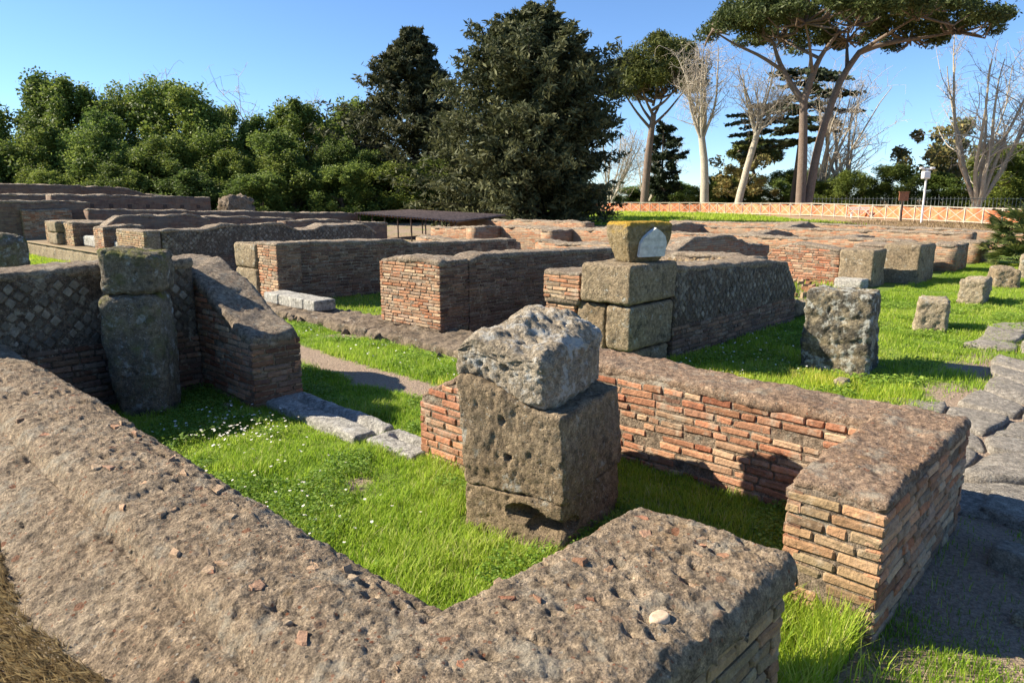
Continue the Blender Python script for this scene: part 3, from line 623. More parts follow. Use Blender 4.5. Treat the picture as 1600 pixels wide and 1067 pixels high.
# corner pillar of large tufa blocks with brick pier
rt = root('corner_pillar', 6.6, 4.5, 'corner pillar of big squared tufa blocks joined to a small brick pier, behind the near brick wall', 'pillar')
block(rt, 'upper_block', (6.18, 7.14, 4.16, 4.83, .735, 1.165), 'tufablock', .025, .045, .014)
block(rt, 'lower_block', (6.22, 7.10, 4.17, 4.50, .22, .715), 'tufablock', .025, .045, .014)
block(rt, 'lower_block', (6.24, 7.00, 4.52, 4.93, .16, .715), 'tufa', .03, .045, .02)
block(rt, 'foot_block', (6.25, 7.08, 4.20, 4.95, -.06, .21), 'tufablock', .04, .04, .02)
finish(rt, wallpart(rt, (6.20, 6.75, 4.86, 5.40), 1.04, faces=[('-a', 'brick', {'mat': 'brmix', 'miss': .05}), ('-b', 'brick', {}), ('+b', 'brick', {'back': 1})], z0=.72, cap=.06, seg=.03, capmat='capfar', kw={'ch': .047, 'joint': .012}))
finish(rt, wallpart(rt, (6.24, 6.75, 4.95, 5.40), .72, faces=[('-a', 'brick', {'mat': 'brmix'}), ('+b', 'brick', {'back': 1})], cap=.01, seg=.05, capmat='mortar', kw={'ch': .047, 'joint': .012}))
# the stone with the inscribed plaque
rt = root('plaque_stone', 6.6, 4.45, 'stone capped with orange lichen, carrying a pale marble plaque, on the corner pillar', 'stone')
def wp(Q, t):
    c = np.array([6.72, 4.44]); k_ = .70+.34*gsm(t[:,2], -.1, .75); Q[:,:2] = c+(Q[:,:2]-c)*k_[:, None]; return Q
block(rt, 'stone', (6.43, 7.03, 4.235, 4.645, 1.165, 1.61), 'tufayel', .016, .05, .014, wp, R(-20))
out = np.array([(-.19, .0), (.19, 0), (.19, .16), (.155, .235), (.09, .29), (0, .335), (-.09, .28), (-.155, .225), (-.19, .16)])*np.array([.92, .96])
n = len(out); V = [(x_, -.012, z_) for x_, z_ in out]+[(x_, .03, z_) for x_, z_ in out]; F = [list(range(n))[::1], list(range(2*n-1, n-1, -1))]+[[i, i+n, (i+1) % n+n, (i+1) % n] for i in range(n)]
pq = obj('plaque', mesh('plaque', V, F, M['plaque'], False), rt, label='pale marble plaque with two worn lines of lettering'); cq, sq = math.cos(R(-20)), math.sin(R(-20)); pq.location = (6.73+.03*cq+.200*sq-6.6, 4.44+.03*sq-.200*cq-4.45, 1.23); pq.rotation_euler = (.20, 0, R(-20))
Vs, Fs = [], []
for row, (zz, m_) in enumerate([(.175, 13), (.085, 12)]):      # worn, unreadable strokes
    for i in range(m_):
        x0 = -.15+.30*i/m_+random.uniform(0, .006); h_ = .036
        for (dx, dz, wx, hz) in random.sample([(0, 0, .003, h_), (.012, 0, .003, h_), (0, h_-.004, .013, .004), (0, h_/2, .012, .004), (.006, 0, .003, h_)], 2):
            o_ = len(Vs); Vs += [(x0+dx, -.0145, zz+dz), (x0+dx+wx, -.0145, zz+dz), (x0+dx+wx, -.0145, zz+dz+hz), (x0+dx, -.0145, zz+dz+hz)]; Fs.append([o_, o_+1, o_+2, o_+3])
obj('lettering', mesh('lettering', Vs, Fs, M['ink'], False), pq, kind='stuff')
# shaded wall to the right of the corner pillar
rt = root('shaded_wall', 9.0, 4.5, 'dark shaded wall with diamond-set facing running back from the tufa corner pillar', 'wall')
finish(rt, wallpart(rt, (7.12, 10.7, 4.18, 4.80), [(7.1, 1.10), (8.7, 1.04), (9.9, 1.0), (10.3, .94), (10.55, .70), (10.7, .50)], faces=[('-b', 'tile', {'zmin': .42}), ('-b', 'brick', {'zmax': .40, 'mat': 'brshade'})], mort='mortarshade', cap=.09, seg=.05, capmat='capfar', rough=.02))
block(rt, 'fallen_core', (10.5, 11.6, 4.30, 4.95, -.06, .34), 'rubble', .05, .12, .05, lambda Q, t: np.column_stack([Q[:,0], Q[:,1], Q[:,2]*np.interp(t[:,0], [0, 1], [1.4, .5])]))
# portico stones along the street
rt = root('pillar_block', 7.8, 2.5, 'large upright tufa block mottled with black and white lichen, standing on the lawn', 'stone block')
def wbk(Q, t):
    k_ = 1.06-.10*t[:,2]; c = np.array([8.05, 2.62]); Q[:,:2] = c+(Q[:,:2]-c)*k_[:, None]
    for zz in (.60, .34, .20): Q[:,0] += np.where(t[:,0] < .5, .02*np.exp(-((Q[:,2]-zz-.03*np.sin(Q[:,1]*9))/.03)**2), 0)
    return Q
block(rt, 'block', (7.72, 8.42, 2.28, 2.96, -.06, .875), 'tufalich', .02, .05, .03, wbk, R(9))
for i_, (box, ro, mt, lab) in enumerate([((11.2, 11.95, 2.33, 2.72, -.05, .44), 8, 'sand', 'small squat sandstone block, first beyond the mottled block on the lawn'), ((14.6, 15.4, 2.42, 2.82, -.05, .45), -4, 'sand', 'small upright sandstone block in the middle of the row on the lawn'),
        ((18.0, 18.9, 2.50, 2.95, -.05, .40), 12, 'tufablock', 'low rounded stone block before the fan palm'), ((20.3, 21.2, 2.2, 2.75, -.05, .55), 0, 'sand', 'tan stone block at the right edge beside the fan palm')]):
    rt = root('lawn_block', (box[0]+box[1])/2, (box[2]+box[3])/2, lab, 'stone block', 'stone blocks in a row on the lawn'); block(rt, 'block', box, mt, .03, .05, .035, None, R(ro+6))

# ------------------------------------------------------------------ shop fronts farther along the street
def far_wall(label, box, z, group=None, mat='far_red', cap=.07, name='ruined_wall', rough=.035, faces=(), **k):
    return simple_wall(name, label, box, ('rag', z, .07), group, faces=faces, coremat=mat if not faces else None, capmat='capfar', cap=cap, seg=.13, capseg=.09, far=True, rough=rough, r=.07, **k)
rt = root('front_wall', 16.5, 5.9, 'lit brick wall with arched top ending at a squared tufa block', 'wall')
finish(rt, wallpart(rt, (16.1, 16.7, 5.40, 7.05), [(5.4, .78), (6.4, .90), (6.8, .80), (7.05, .60)], faces=[('-a', 'brick', {'mat': 'brred', 'holes': [(6.45, .66, .07), (6.1, .25, .05)]})], cap=.09, seg=.07, capmat='capfar'))
block(rt, 'end_block', (16.05, 16.9, 4.68, 5.40, -.05, .79), 'tufablock', .05, .05, .02)
block(rt, 'foot_block', (15.6, 16.2, 4.74, 5.3, -.05, .20), 'marble', .06, .04, .02)
rt = root('front_pier', 17.8, 4.5, 'squared tufa pier with its left half in shadow, second from the mottled block', 'pillar')
block(rt, 'block', (17.3, 18.6, 4.12, 4.86, -.05, .87), 'tufablock', .06, .05, .02)
finish(rt, wallpart(rt, (17.5, 18.6, 4.87, 5.6), .84, faces=[('-a', 'brick', {'mat': 'brshade'})], cap=.08, seg=.08, capmat='capfar'))  # left half in darker brick, which paints the shadow lying on it
far_wall('low brick pier with rounded top beyond the half-shadowed tufa pier', (20.9, 22.2, 4.15, 4.85), .70, name='front_pier')
far_wall('small red brick pier in front of the fan palm', (24.0, 25.3, 4.2, 4.9), .68, name='front_pier')
far_wall('lit wall face with diamond-set tan stones behind the plaque stone', (11.5, 12.1, 5.25, 8.0), .92, faces=[('-a', 'tile', {})], tile='tilelit', name='diamond_wall')
far_wall('humped wall with dark shaded side to the right of the plaque stone', (13.2, 18.2, 7.9, 8.5), [(13.2, .70), (14.2, 1.02), (15.8, 1.02), (17.0, .75), (18.2, .70)])
far_wall('lit brick wall behind the arched front wall', (19.8, 20.4, 4.9, 12.0), .84)
far_wall('low earth-topped brick wall nearest the dry bank', (26, 26.7, 4.8, 16.5), .82)
far_wall('short dark cross wall between the low walls at right centre', (20.4, 23.5, 9.2, 9.8), [(20.4, .85), (22, .95), (23.5, .7)])
far_wall('second short dark cross wall between the low walls, nearer the dry bank', (26.7, 31, 11.0, 11.7), [(26.7, .82), (29, .95), (31, .6)])
far_wall('third low cross wall behind the plaque stone before the grass slope', (22, 27, 14.2, 14.9), [(22, .8), (25, 1.0), (27, .8)])
far_wall('short cross wall meeting the street behind the tufa piers', (20.5, 22.5, 6.6, 7.1), .84)
far_wall('low worn wall along the foot of the dry bank', (31.5, 32.3, 3.0, 19.0), [(3, .62), (8, .75), (12, .85), (19, .8)])
far_wall('long lit brick wall with dark notches in the centre distance', (17, 17.6, 11.8, 20.4), [(11.8, 1.05), (14, .98), (17, 1.0), (20.4, .85)])
far_wall('short brick spur projecting from the long lit wall, nearer the plaque stone', (16.0, 17, 13.6, 14.05), .98)
far_wall('short brick spur projecting from the long lit wall, under the low roof', (15.8, 17, 16.7, 17.15), 1.0)
far_wall('low lit brick wall between the pier wall and the long lit wall', (13.4, 14.0, 13.0, 16.8), [(13., .75), (15., .70), (16.8, .8)])
far_wall('lit brick wall showing just left of the plaque stone', (13.0, 13.5, 8.5, 11.6), .88)
far_wall('pale brick wall on the right before the low roof', (22, 22.6, 17, 25), 1.0)
# left: facade with stubs on a podium
rt = root('podium', 6.5, 26, 'long tufa podium with a brick string course carrying the brick stubs at far left', 'podium')
V, F = rbox((6.02, 7.2, 18.0, 36, -.06, .40), .12, .03, [('f', 3, .05, 4), ('f', 9, .02, 3)], cap=160); addm('podium_wall', rt, V, F, M['tufablock'])
V, F = rbox((5.98, 7.2, 18.0, 36, .405, .45), .1, .015, [('f', 3, .012, 3)], cap=160); addm('string_course', rt, V, F, M['brtan'])
far_wall('tall brick stub with rounded top at the far left edge on the podium', (6.3, 7.9, 30.4, 33.3), [(30.4, 1.50), (33.3, 1.47)], z0=.45, name='brick_stub', faces=[('-a', 'brick', {'mat': 'brtan'}), ('-b', 'brick', {'mat': 'brmix'})])
rt = far_wall('double brick stub with a tufa block set between its halves, on the podium', (6.3, 7.7, 24.4, 25.4), 1.18, z0=.45, name='brick_stub', faces=[('-a', 'brick', {'mat': 'brtan'}), ('-b', 'brick', {'mat': 'brshade'})])
block(rt, 'tufa_block', (6.1, 7.2, 25.42, 26.45, .45, .82), 'tufablock', .08, .05, .02); block(rt, 'tufa_block', (6.1, 7.2, 25.42, 26.45, .83, 1.18), 'tufablock', .08, .05, .02)
finish(rt, wallpart(rt, (6.3, 7.6, 26.47, 27.5), 1.17, z0=.45, faces=[('-a', 'brick', {'mat': 'brtan'})], cap=.08, seg=.1, capmat='capfar'))
far_wall('slim brick stub with rounded top, third from the left on the podium', (6.3, 7.4, 21.6, 22.45), 1.13, z0=.45, name='brick_stub', faces=[('-a', 'brick', {'mat': 'brmix'}), ('-b', 'brick', {'mat': 'brshade'})])
for lab, box in [('pale stone block on the podium between the double and the slim brick stub', (6.5, 7.0, 22.6, 24.3, .45, .78)), ('pale stone block on the podium between the slim stub and the diamond-faced wall', (6.5, 7.0, 20.15, 21.5, .45, .72))]:
    rt = root('podium_block', (box[0]+box[1])/2, (box[2]+box[3])/2, lab, 'stone block'); block(rt, 'block', box, 'marble', .08, .05, .02)
rt = far_wall('long dark wall faced with pale diamond-set stones, left of the brick pier', (6.5, 12.8, 17.95, 18.55), [(6.5, 1.12), (7.6, 1.14), (8.0, 1.24), (9.7, 1.22), (10.1, 1.05), (10.7, 1.05), (11.0, 1.16), (12.4, 1.14), (12.8, .9)], name='diamond_wall', faces=[('-b', 'tile', {'zmin': .5}), ('-b', 'brick', {'zmax': .48, 'mat': 'brshade'})], mort='mortarshade')
finish(rt, wallpart(rt, (6.1, 6.5, 17.95, 19.9), 1.12, z0=.42, faces=[('-a', 'brick', {'mat': 'brtan'})], cap=.08, seg=.1, capmat='capfar'))
for lab, box, zz in [('shaded brick wall with a gently arched top behind the slim brick stub', (6.8, 9.9, 23.0, 23.6), [(6.8, 1.1), (7.2, 1.36), (9.2, 1.40), (9.9, 1.25)]),
    ('shaded wall with rounded left end behind the diamond-faced wall', (10.7, 14.6, 26, 26.7), [(10.7, 1.1), (11.1, 1.27), (14.6, 1.12)]),
    ('low shaded wall in front of the low roof', (12, 16.2, 22, 22.6), [(12, 1.2), (14, 1.15), (16.2, 1.0)]),
    ('long plain brick wall with a row of square holes at far left', (7.9, 14.3, 33, 33.8), [(7.9, 2.07), (14.3, 1.98)]),
    ('low brick wall left of the wall with square holes', (4.6, 8.6, 30.6, 31.2), 1.80), ('brick wall farther back at the left edge', (5.5, 10.5, 38, 38.7), 2.08),
    ('grass-topped brick wall at the foot of the wood, left edge', (6, 11.6, 42.5, 43.4), [(6, 2.66), (11.6, 2.58)]),
    ('broken brick wall sloping down at the foot of the wood', (11.8, 17.5, 44, 44.8), [(11.8, 2.60), (14, 2.55), (15.4, 2.2), (17.5, 1.95)]), ('long low shaded wall under the wall with square holes', (8.2, 20, 29.5, 30.1), [(8.2, 1.52), (12, 1.42), (20, 1.2)])]:
    rt = far_wall(lab, box, zz, mat='far_shade')
    if 'row of square' in lab:
        for i_ in range(8):
            V, F = rbox((-.08, .08, -.02, .05, -.08, .08), .05, .01); o = obj('socket_shade', mesh('socket_shade', V, F, M['darkwood']), rt); o.location = (8.6+i_*.73-11.1, 33-33.4-.005, 1.60-.012*i_)  # solid dark blocks painted as the shade inside the square holes
# ruin heap by the wood
rt = root('ruin_heap', 15.4, 33.5, 'small isolated heap of masonry against the dark wood', 'ruin')
block(rt, 'core', (14.9, 16.4, 32.6, 33.8, 0, 1.95), 'rubble', .1, .3, .18)
# low corrugated shelter roof
A_, B_, C_, D_ = np.array((-7.61, 34, 1.20)), np.array((-2.23, 29, .96)), np.array((-.24, 33, 1.14)), np.array((-5.48, 38, 1.30))
rt = empty('shelter', (-3.9, 33.5, 0), 'low rusty corrugated roof on short posts before the dark conifers', 'shelter')
U_, V_ = np.meshgrid(np.linspace(0, 1, 300), np.linspace(0, 1, 6), indexing='ij'); P = (A_*(1-U_[...,None])+B_*U_[...,None])*(1-V_[...,None])+(D_*(1-U_[...,None])+C_*U_[...,None])*V_[...,None]
P[...,2] += .035*np.sin(U_*2*math.pi*34); P = np.concatenate([P.reshape(-1, 3), P.reshape(-1, 3)-np.array([0, 0, .02])])-np.array([-3.9, 33.5, 0])
I = np.arange(1800).reshape(300, 6); q = np.stack([I[:-1,:-1], I[1:,:-1], I[1:,1:], I[:-1,1:]], -1).reshape(-1, 4); obj('roof', mesh('roof', P, np.concatenate([q, q[:, ::-1]+1800]), M['rust']), rt)
V, F = rbox((-.03, .03, -.03, .03, 0, 1.15), .2, .008); pm = mesh('post', V, F, M['darkwood'])
for u in np.linspace(.04, .96, 8):
    for v in (.05, .95):
        p = (A_*(1-u)+B_*u)*(1-v)+(D_*(1-u)+C_*u)*v; o = obj('post', pm, rt); o.location = (p[0]+3.9, p[1]-33.5, p[2]-1.19)

# ------------------------------------------------------------------ fence, net, railing, signs on the bank
FP = np.array([(8.0, 83), (11.3, 78), (19.3, 71), (24.4, 60), (29.2, 49.6), (32, 44.8), (36, 38)])
fl = np.concatenate([[0], np.cumsum(np.hypot(*np.diff(FP, axis=0).T))])
def fpos(s): return np.array([np.interp(s, fl, FP[:,0]), np.interp(s, fl, FP[:,1])])
def bar(name, L, w1_, w2_, mat): V, F = rbox((0, L, -w1_/2, w1_/2, -w2_/2, w2_/2), L/3, min(w1_, w2_)*.2, segs=[2, 2, 2]); return mesh(name, V, F, M[mat], False)
def place(name, me, parent, p, q):
    p, q = Vector(p), Vector(q); d = q-p; o = obj(name, me, parent); o.location = p-parent.location
    o.rotation_euler = d.to_track_quat('X', 'Z').to_euler(); o.scale = (d.length, 1, 1); return o
pm, rm, bm_ = bar('post', 1, .085, .085, 'fencewood'), bar('rail', 1, .065, .065, 'fencewood'), bar('brace', 1, .04, .04, 'fencewood')
f0 = fpos(0); rt = empty('timber_fence', (f0[0], f0[1], .3), 'pale timber fence with crossed braces along the top of the bank', 'fence')
st = 1.15; n = int(fl[-1]/st)
pt = [fpos(i*st) for i in range(n+1)]; gzv = [gzs(*p) for p in pt]
for i in range(n+1):
    x_, y_ = pt[i]; z_ = gzv[i]; place('post', pm, rt, (x_, y_, z_-.1), (x_, y_, z_+1.12))
    if i < n:
        x2, y2 = pt[i+1]; z2 = gzv[i+1]
        for h_ in (1.05, .12): place('rail', rm, rt, (x_, y_, z_+h_), (x2, y2, z2+h_))
        place('brace', bm_, rt, (x_, y_, z_+.14), (x2, y2, z2+1.0)); place('brace', bm_, rt, (x_, y_, z_+1.0), (x2, y2, z2+.14))
ss = np.linspace(0, fl[-1], 220); V = []
for s_ in ss:
    p = fpos(s_); d = fpos(min(s_+.5, fl[-1]))-fpos(max(s_-.5, 0)); nn = np.array([-d[1], d[0]])/np.hypot(*d); nn = nn if nn[0] > 0 else -nn
    q = p+nn*(1.4+.12*math.sin(s_*1.3)+.05*math.sin(s_*5)); zq = gzs(*q); V += [(q[0], q[1], zq+.02), (q[0], q[1], zq+.92+.05*math.sin(s_*2.1)), (q[0]+.012, q[1]+.012, zq+.92+.05*math.sin(s_*2.1)), (q[0]+.012, q[1]+.012, zq+.02)]
F = [[4*i+k_, 4*i+4+k_, 4*i+4+(k_+1) % 4, 4*i+(k_+1) % 4] for i in range(len(ss)-1) for k_ in range(4)]
obj('safety_net', mesh('safety_net', V, F, M['net'], False), label='orange plastic safety netting strung behind the timber fence', cat='netting')
rt = empty('iron_railing', (36, 66, .4), 'dark iron railing of thin upright bars behind the bare trees at right', 'railing')
bb = bar('bar', 1, .035, .035, 'railmetal'); rl = bar('rail', 1, .05, .05, 'railmetal')
for i in range(64):
    x_ = 27+.36*i; place('bar', bb, rt, (x_, 66, .4), (x_, 66, 2.05))
for h_ in (.6, 1.9): place('rail', rl, rt, (27, 66, h_), (50, 66, h_))
rt = empty('camera_pole', (26.9, 46.5, .2), 'slim pole carrying a white box and small lamp arms by the fence', 'pole')
V, F = rbox((-.05, .05, -.05, .05, -.1, 3.6), .5, .02); obj('pole', mesh('pole', V, F, M['white']), rt)
V, F = rbox((-.28, .18, -.15, .15, 2.95, 3.45), .1, .03); obj('box', mesh('box', V, F, M['white']), rt)
V, F = rbox((-.35, .35, -.06, .06, 3.52, 3.62), .1, .03); obj('arm', mesh('arm', V, F, M['white']), rt)
for s_ in (-1, 1): V, F = rbox((s_*.34-.14, s_*.34+.14, -.09, .09, 3.56, 3.70), .08, .03); obj('lamp', mesh('lamp', V, F, M['white']), rt)
rt = empty('notice_board', (26.4, 48, .2), 'small brown notice board on a post beside the fence', 'sign')
V, F = rbox((-.32, .32, -.03, .03, 1.55, 2.1), .2, .01); obj('board', mesh('board', V, F, M['brown'], False), rt)
V, F = rbox((-.36, .36, -.06, .06, 2.11, 2.17), .2, .01); obj('board_roof', mesh('board_roof', V, F, M['brown'], False), rt)
V, F = rbox((-.05, .05, .031, .12, -.1, 2.1), .4, .01); obj('post', mesh('post', V, F, M['darkwood'], False), rt)
for i_, (x_, y_, lab) in enumerate([(33.2, 50.5, 'white slatted bench behind the fence, farther right of the pole'), (27.4, 55.6, 'white slatted bench behind the fence, left of the pole')]):
    rt = empty('bench', (x_, y_, gzs(x_, y_)), lab, 'bench', 'white benches behind the fence', R(-15))
    for q in range(3): V, F = rbox((-.9, .9, -.2+.14*q, -.08+.14*q, .42, .47), .5, .01); obj('seat_slat', mesh('seat_slat', V, F, M['white'], False), rt)
    for q in range(2): V, F = rbox((-.9, .9, .24, .28, .60+.15*q, .71+.15*q), .5, .01); obj('back_slat', mesh('back_slat', V, F, M['white'], False), rt)
    for s_ in (-.7, .7): V, F = rbox((s_-.05, s_+.05, -.18, .23, 0, .415), .2, .01); obj('leg', mesh('leg', V, F, M['white'], False), rt)

# ------------------------------------------------------------------ trees
def tubes(paths, k=6):
    Vs, Fs = [], []; off = 0
    for pts, rad in paths:
        pts = np.asarray(pts, float); n = len(pts); t = np.gradient(pts, axis=0); t /= np.linalg.norm(t, axis=1, keepdims=True)+1e-9
        ref = np.array([1., .3, .1]) if abs(t[0][0]) < .8 else np.array([0, 1., .2])
        u = np.cross(t, ref); u /= np.linalg.norm(u, axis=1, keepdims=True); v = np.cross(t, u); kk = k if rad[0] > .05 else 3
        an = np.arange(kk)*2*math.pi/kk; ring = pts[:,None,:]+np.asarray(rad)[:,None,None]*(np.cos(an)[None,:,None]*u[:,None,:]+np.sin(an)[None,:,None]*v[:,None,:])
        Vs.append(ring.reshape(-1, 3)); I = np.arange(n*kk).reshape(n, kk)+off; J = np.roll(I, -1, 1)
        Fs.append(np.stack([I[:-1], J[:-1], J[1:], I[1:]], -1).reshape(-1, 4)); off += n*kk
    return np.concatenate(Vs), np.concatenate(Fs)
def limb(p, d, L, r0, r1, n=6, wob=.12, up=.0, rng=RNG):
    p = np.array(p, float); d = np.array(d, float); d /= np.linalg.norm(d); pts = [p.copy()]
    for i in range(n-1):
        d = d+rng.normal(0, wob, 3)+np.array([0, 0, up]); d /= np.linalg.norm(d); p = p+d*L/(n-1); pts.append(p.copy())
    return np.array(pts), np.linspace(r0, r1, n)
def leaves(C, size, rng, flat=0., elong=1.6, outc=None):
    n = len(C); u = rng.normal(size=(n, 3)); u[:,2] *= (1-flat); u /= np.linalg.norm(u, axis=1, keepdims=True)
    v = np.cross(u, rng.normal(size=(n, 3))); v /= np.linalg.norm(v, axis=1, keepdims=True)
    s = size*rng.uniform(.6, 1.35, (n, 1)); a, b = u*s*elong/2, v*s/2
    V = np.stack([C-a, C-b*.9+a*.1, C+a, C+b*.9+a*.1], 1).reshape(-1, 3); F = np.arange(4*n).reshape(n, 4); return V, F
def lobes(centres, radii, per, rng, shell=.45, squash=1.):
    out, rn = [], []
    for c, r in zip(centres, radii):
        d = rng.normal(size=(per, 3)); d /= np.linalg.norm(d, axis=1, keepdims=True); rr = r*(shell+(1-shell)*rng.random((per, 1))**.6)*(1+.25*rng.normal(size=(per, 1))*.5)
        P = c+d*rr*np.array([1, 1, squash]); out.append(P); rn.append(np.clip(.5+.22*rng.normal(size=per)+rng.normal()*.12, 0, 1))
    return np.concatenate(out), np.concatenate(rn)
def tree(name, label, loc, trunk, crown, mats, group=None, rz=0., sc=(1, 1, 1)):
    rt = empty(name, loc, label, 'tree', group, rz); rt.scale = sc
    if trunk: obj('trunk', trunk, rt)
    if crown: obj('crown', crown, rt)
    return rt
# holm-oak wood: five shared shapes, unit height about 10 m
oaks = []
for s in range(6):
    rng = np.random.default_rng(100+s); cen, rad = [], []
    for i in range(80):
        h_ = rng.uniform(.03, .99); R_ = 3.1*math.sqrt(max(.02, 1-((h_-.38)/.64)**2)); an = rng.uniform(0, 6.28); q = R_*rng.uniform(.25, .92)
        cen.append((q*math.cos(an), q*math.sin(an), h_*9.6)); rad.append(rng.uniform(.45, 1.05)*(1.15-.35*h_))
    P, rn = lobes(np.array(cen), rad, 360, rng, .12, 1.65); V, F = leaves(P, .135, rng); cm = mesh('crown', V, F, M['lf_oak'], False, {'rnd': rn})
    paths = [limb((0, 0, -.2), (0, 0, 1), 5, .28, .14, 6, .05)]+[limb((0, 0, rng.uniform(1.5, 4)), (rng.normal(), rng.normal(), .9), 3.2, .12, .03, 5) for _ in range(8)]
    oaks.append((mesh('trunk', *tubes(paths), M['bark_dark']), cm))
wood = [(-40.5, 53, 10.6, 1.25), (-35.5, 56, 11.0, 1.3), (-32.5, 54, 10.4, 1.25), (-29., 55, 10.0, 1.15), (-25.6, 54, 10.4, 1.3), (-31.5, 48, 7.0, 1.05), (-21.2, 54, 8.4, 1.0), (-18.6, 55, 7.9, 1.1), (-15.8, 54, 9.0, 1.15), (-12.2, 51, 6.0, .8), (-35.8, 48, 7.6, 1.0),
        (-28., 49, 7.6, 1.0), (-23.2, 52, 9.4, 1.1), (-13.8, 54, 7.2, 1.0), (-18.4, 47, 5.0, .75), (-30.2, 45.5, 4.2, .6), (-12.4, 58, 9.4, 1.2), (-26.6, 47, 6.2, .9), (-22.6, 47, 5.8, .95), (-16.2, 49, 6.2, 1.0), (-34., 45.5, 5.4, .8), (-20.6, 50, 6.8, 1.), (-38.6, 46, 6.4, 1.0), (-14.6, 47.5, 4.8, .9), (-10.2, 50.5, 5.0, .85), (-44, 50, 9.5, 1.3),
        (-48, 54, 10.5, 1.4), (-11.0, 46.5, 4.0, .8), (-8.0, 49, 4.2, .9), (-24.5, 44.5, 4.0, .8), (-28.5, 44, 3.6, .7), (-32.5, 43.5, 3.4, .7), (-19.8, 44.2, 3.6, .8), (-15.6, 44, 3.4, .8), (-5.2, 51, 4.6, 1.), (-2.5, 53, 5.0, 1.1), (-52, 48, 9, 1.3)]
for i, (x_, y_, h_, w_) in enumerate(wood):
    t_, c_ = oaks[i % 6]; o = tree('evergreen_tree', 'dense evergreen tree in the dark wood behind the ruins at left', (x_, y_, gzs(x_, y_)-.2), t_, c_, None, 'evergreen trees of the wood', random.random()*6.28, (w_, w_, h_/10.2))
def conifer(seed, Hh, prof, nb, leafsz, mat, per=60, droop=-.12, x0=0.):
    rng = np.random.default_rng(seed); C, rn = [], []; paths = [limb((0, 0, -.2), (0, 0, 1), Hh*.97, Hh*.022, .04, 10, .015, rng=rng)]
    for i in range(nb):
        h_ = rng.random()**.9; z_ = .3+h_*(Hh-.5); Rl, Rr = np.interp(h_, prof[0], prof[1]), np.interp(h_, prof[0], prof[2]); an = rng.uniform(0, 6.28)
        Rm = (Rr if math.cos(an) > 0 else Rl)*abs(math.cos(an))+.5*(Rl+Rr)*(1-abs(math.cos(an))); L = (Rm*rng.uniform(.55, 1.0)+.3)*(1+.22*math.sin(an*3+h_*21+seed)+.12*math.sin(an*7-h_*37))
        d = np.array([math.cos(an), math.sin(an), rng.uniform(-.05, .45)]); pts, rad = limb((0, 0, z_-.25*L), d, L, .06, .012, 5, .06, .02, rng); 
        if i % 3 == 0: paths.append((pts, rad))
        t = rng.uniform(.25, 1.02, per)**.6; base = np.stack([np.interp(t*(len(pts)-1), np.arange(len(pts)), pts[:,q]) for q in range(3)], 1)
        sp = (.10+.13*L*(1.15-.85*t))[:, None]; C.append(base+rng.normal(size=(per, 3))*sp*np.array([.55, .55, .32])+np.array([0, 0, droop*.5])); rn.append(np.clip(.45+.25*rng.normal(size=per)+.2*rng.normal(), 0, 1))
    C = np.concatenate(C); V, F = leaves(C, leafsz, rng, .2, 3.2); return mesh('trunk', *tubes(paths), M['bark_dark']), mesh('crown', V, F, M[mat], False, {'rnd': np.concatenate(rn)})
t_, c_ = conifer(5, 13.4, ([0, .18, .35, .5, .65, .79, .88, .95, 1], [7.4, 7.9, 7.6, 7.3, 6.6, 5.4, 3.4, 1.9, .6], [4.2, 4.6, 4.6, 5.2, 5.4, 4.6, 3.2, 1.9, .6]), 950, .135, 'lf_dark', 115)
tree('conifer', 'broad dark conifer with dense drooping foliage in the middle of the tree line', (1.4, 46, .1), t_, c_, None)
t_, c_ = conifer(6, 14.4, ([0, .3, .48, .65, .81, .92, 1], [9.0, 8.6, 7.6, 4.6, 2.7, 1.4, .3], [5.0, 4.6, 4.0, 3.2, 2.3, 1.3, .3]), 860, .145, 'lf_dark', 88)
tree('conifer', 'dark pointed conifer standing left of the broad one', (-7.6, 56, .2), t_, c_, None)
t_, c_ = conifer(8, 11.5, ([0, .15, .2, .5, .8, 1], [.3, .5, 2.0, 2.4, 2.0, .6], [.3, .5, 2.4, 2.8, 2.2, .6]), 150, .24, 'lf_cedar', 70)
tree('conifer', 'slim dark conifer behind the trunk of the smaller umbrella pine', (20.2, 96, .4), t_, c_, None)
def umbrella(seed, limbs_, centre, half, nclump, rcl, per, leafsz, mat='lf_pine'):
    rng = np.random.default_rng(seed); cx, cy, cz = centre; hx, hy, hz = half; cen = []
    while len(cen) < nclump:
        u, v = rng.uniform(-1, 1, 2)
        q = u*u+v*v
        if q > 1: continue
        zz = cz+hz*math.sqrt(1-q)*rng.uniform(.15, 1.)-hz*.12*q; cen.append((cx+hx*u*1.0, cy+hy*v, zz))
    cen = np.array(cen); P, rn = lobes(cen, rcl*rng.uniform(.65, 1.3, nclump), per, rng, .25, .62); V, F = leaves(P, leafsz, rng, 0, 2.8)
    paths = list(limbs_); tips = [p[-1] for p, r in limbs_[1:]]
    for c in cen[rng.permutation(nclump)[:int(nclump*.75)]]:
        t = min(tips, key=lambda q: np.linalg.norm(q-c)+max(0, q[2]-c[2])*2); mid = (t+c)/2+rng.normal(0, .35, 3)-np.array([0, 0, .5]); paths.append((np.array([t, (t+mid)/2+rng.normal(0, .1, 3), mid, (mid+c)/2, c]), np.array([.11, .09, .07, .05, .02])))
    return mesh('trunk', *tubes(paths, 8), M['bark_pine']), mesh('crown', V, F, M[mat], False, {'rnd': rn})
def curve(pts, r0, r1, n=9):
    pts = np.array(pts, float); t = np.linspace(0, len(pts)-1, n); q = np.stack([np.interp(t, np.arange(len(pts)), pts[:,i]) for i in range(3)], 1); q[1:-1] = (q[:-2]+q[1:-1]*2+q[2:])/4; return q, np.linspace(r0, r1, n)
k_ = 64/58.
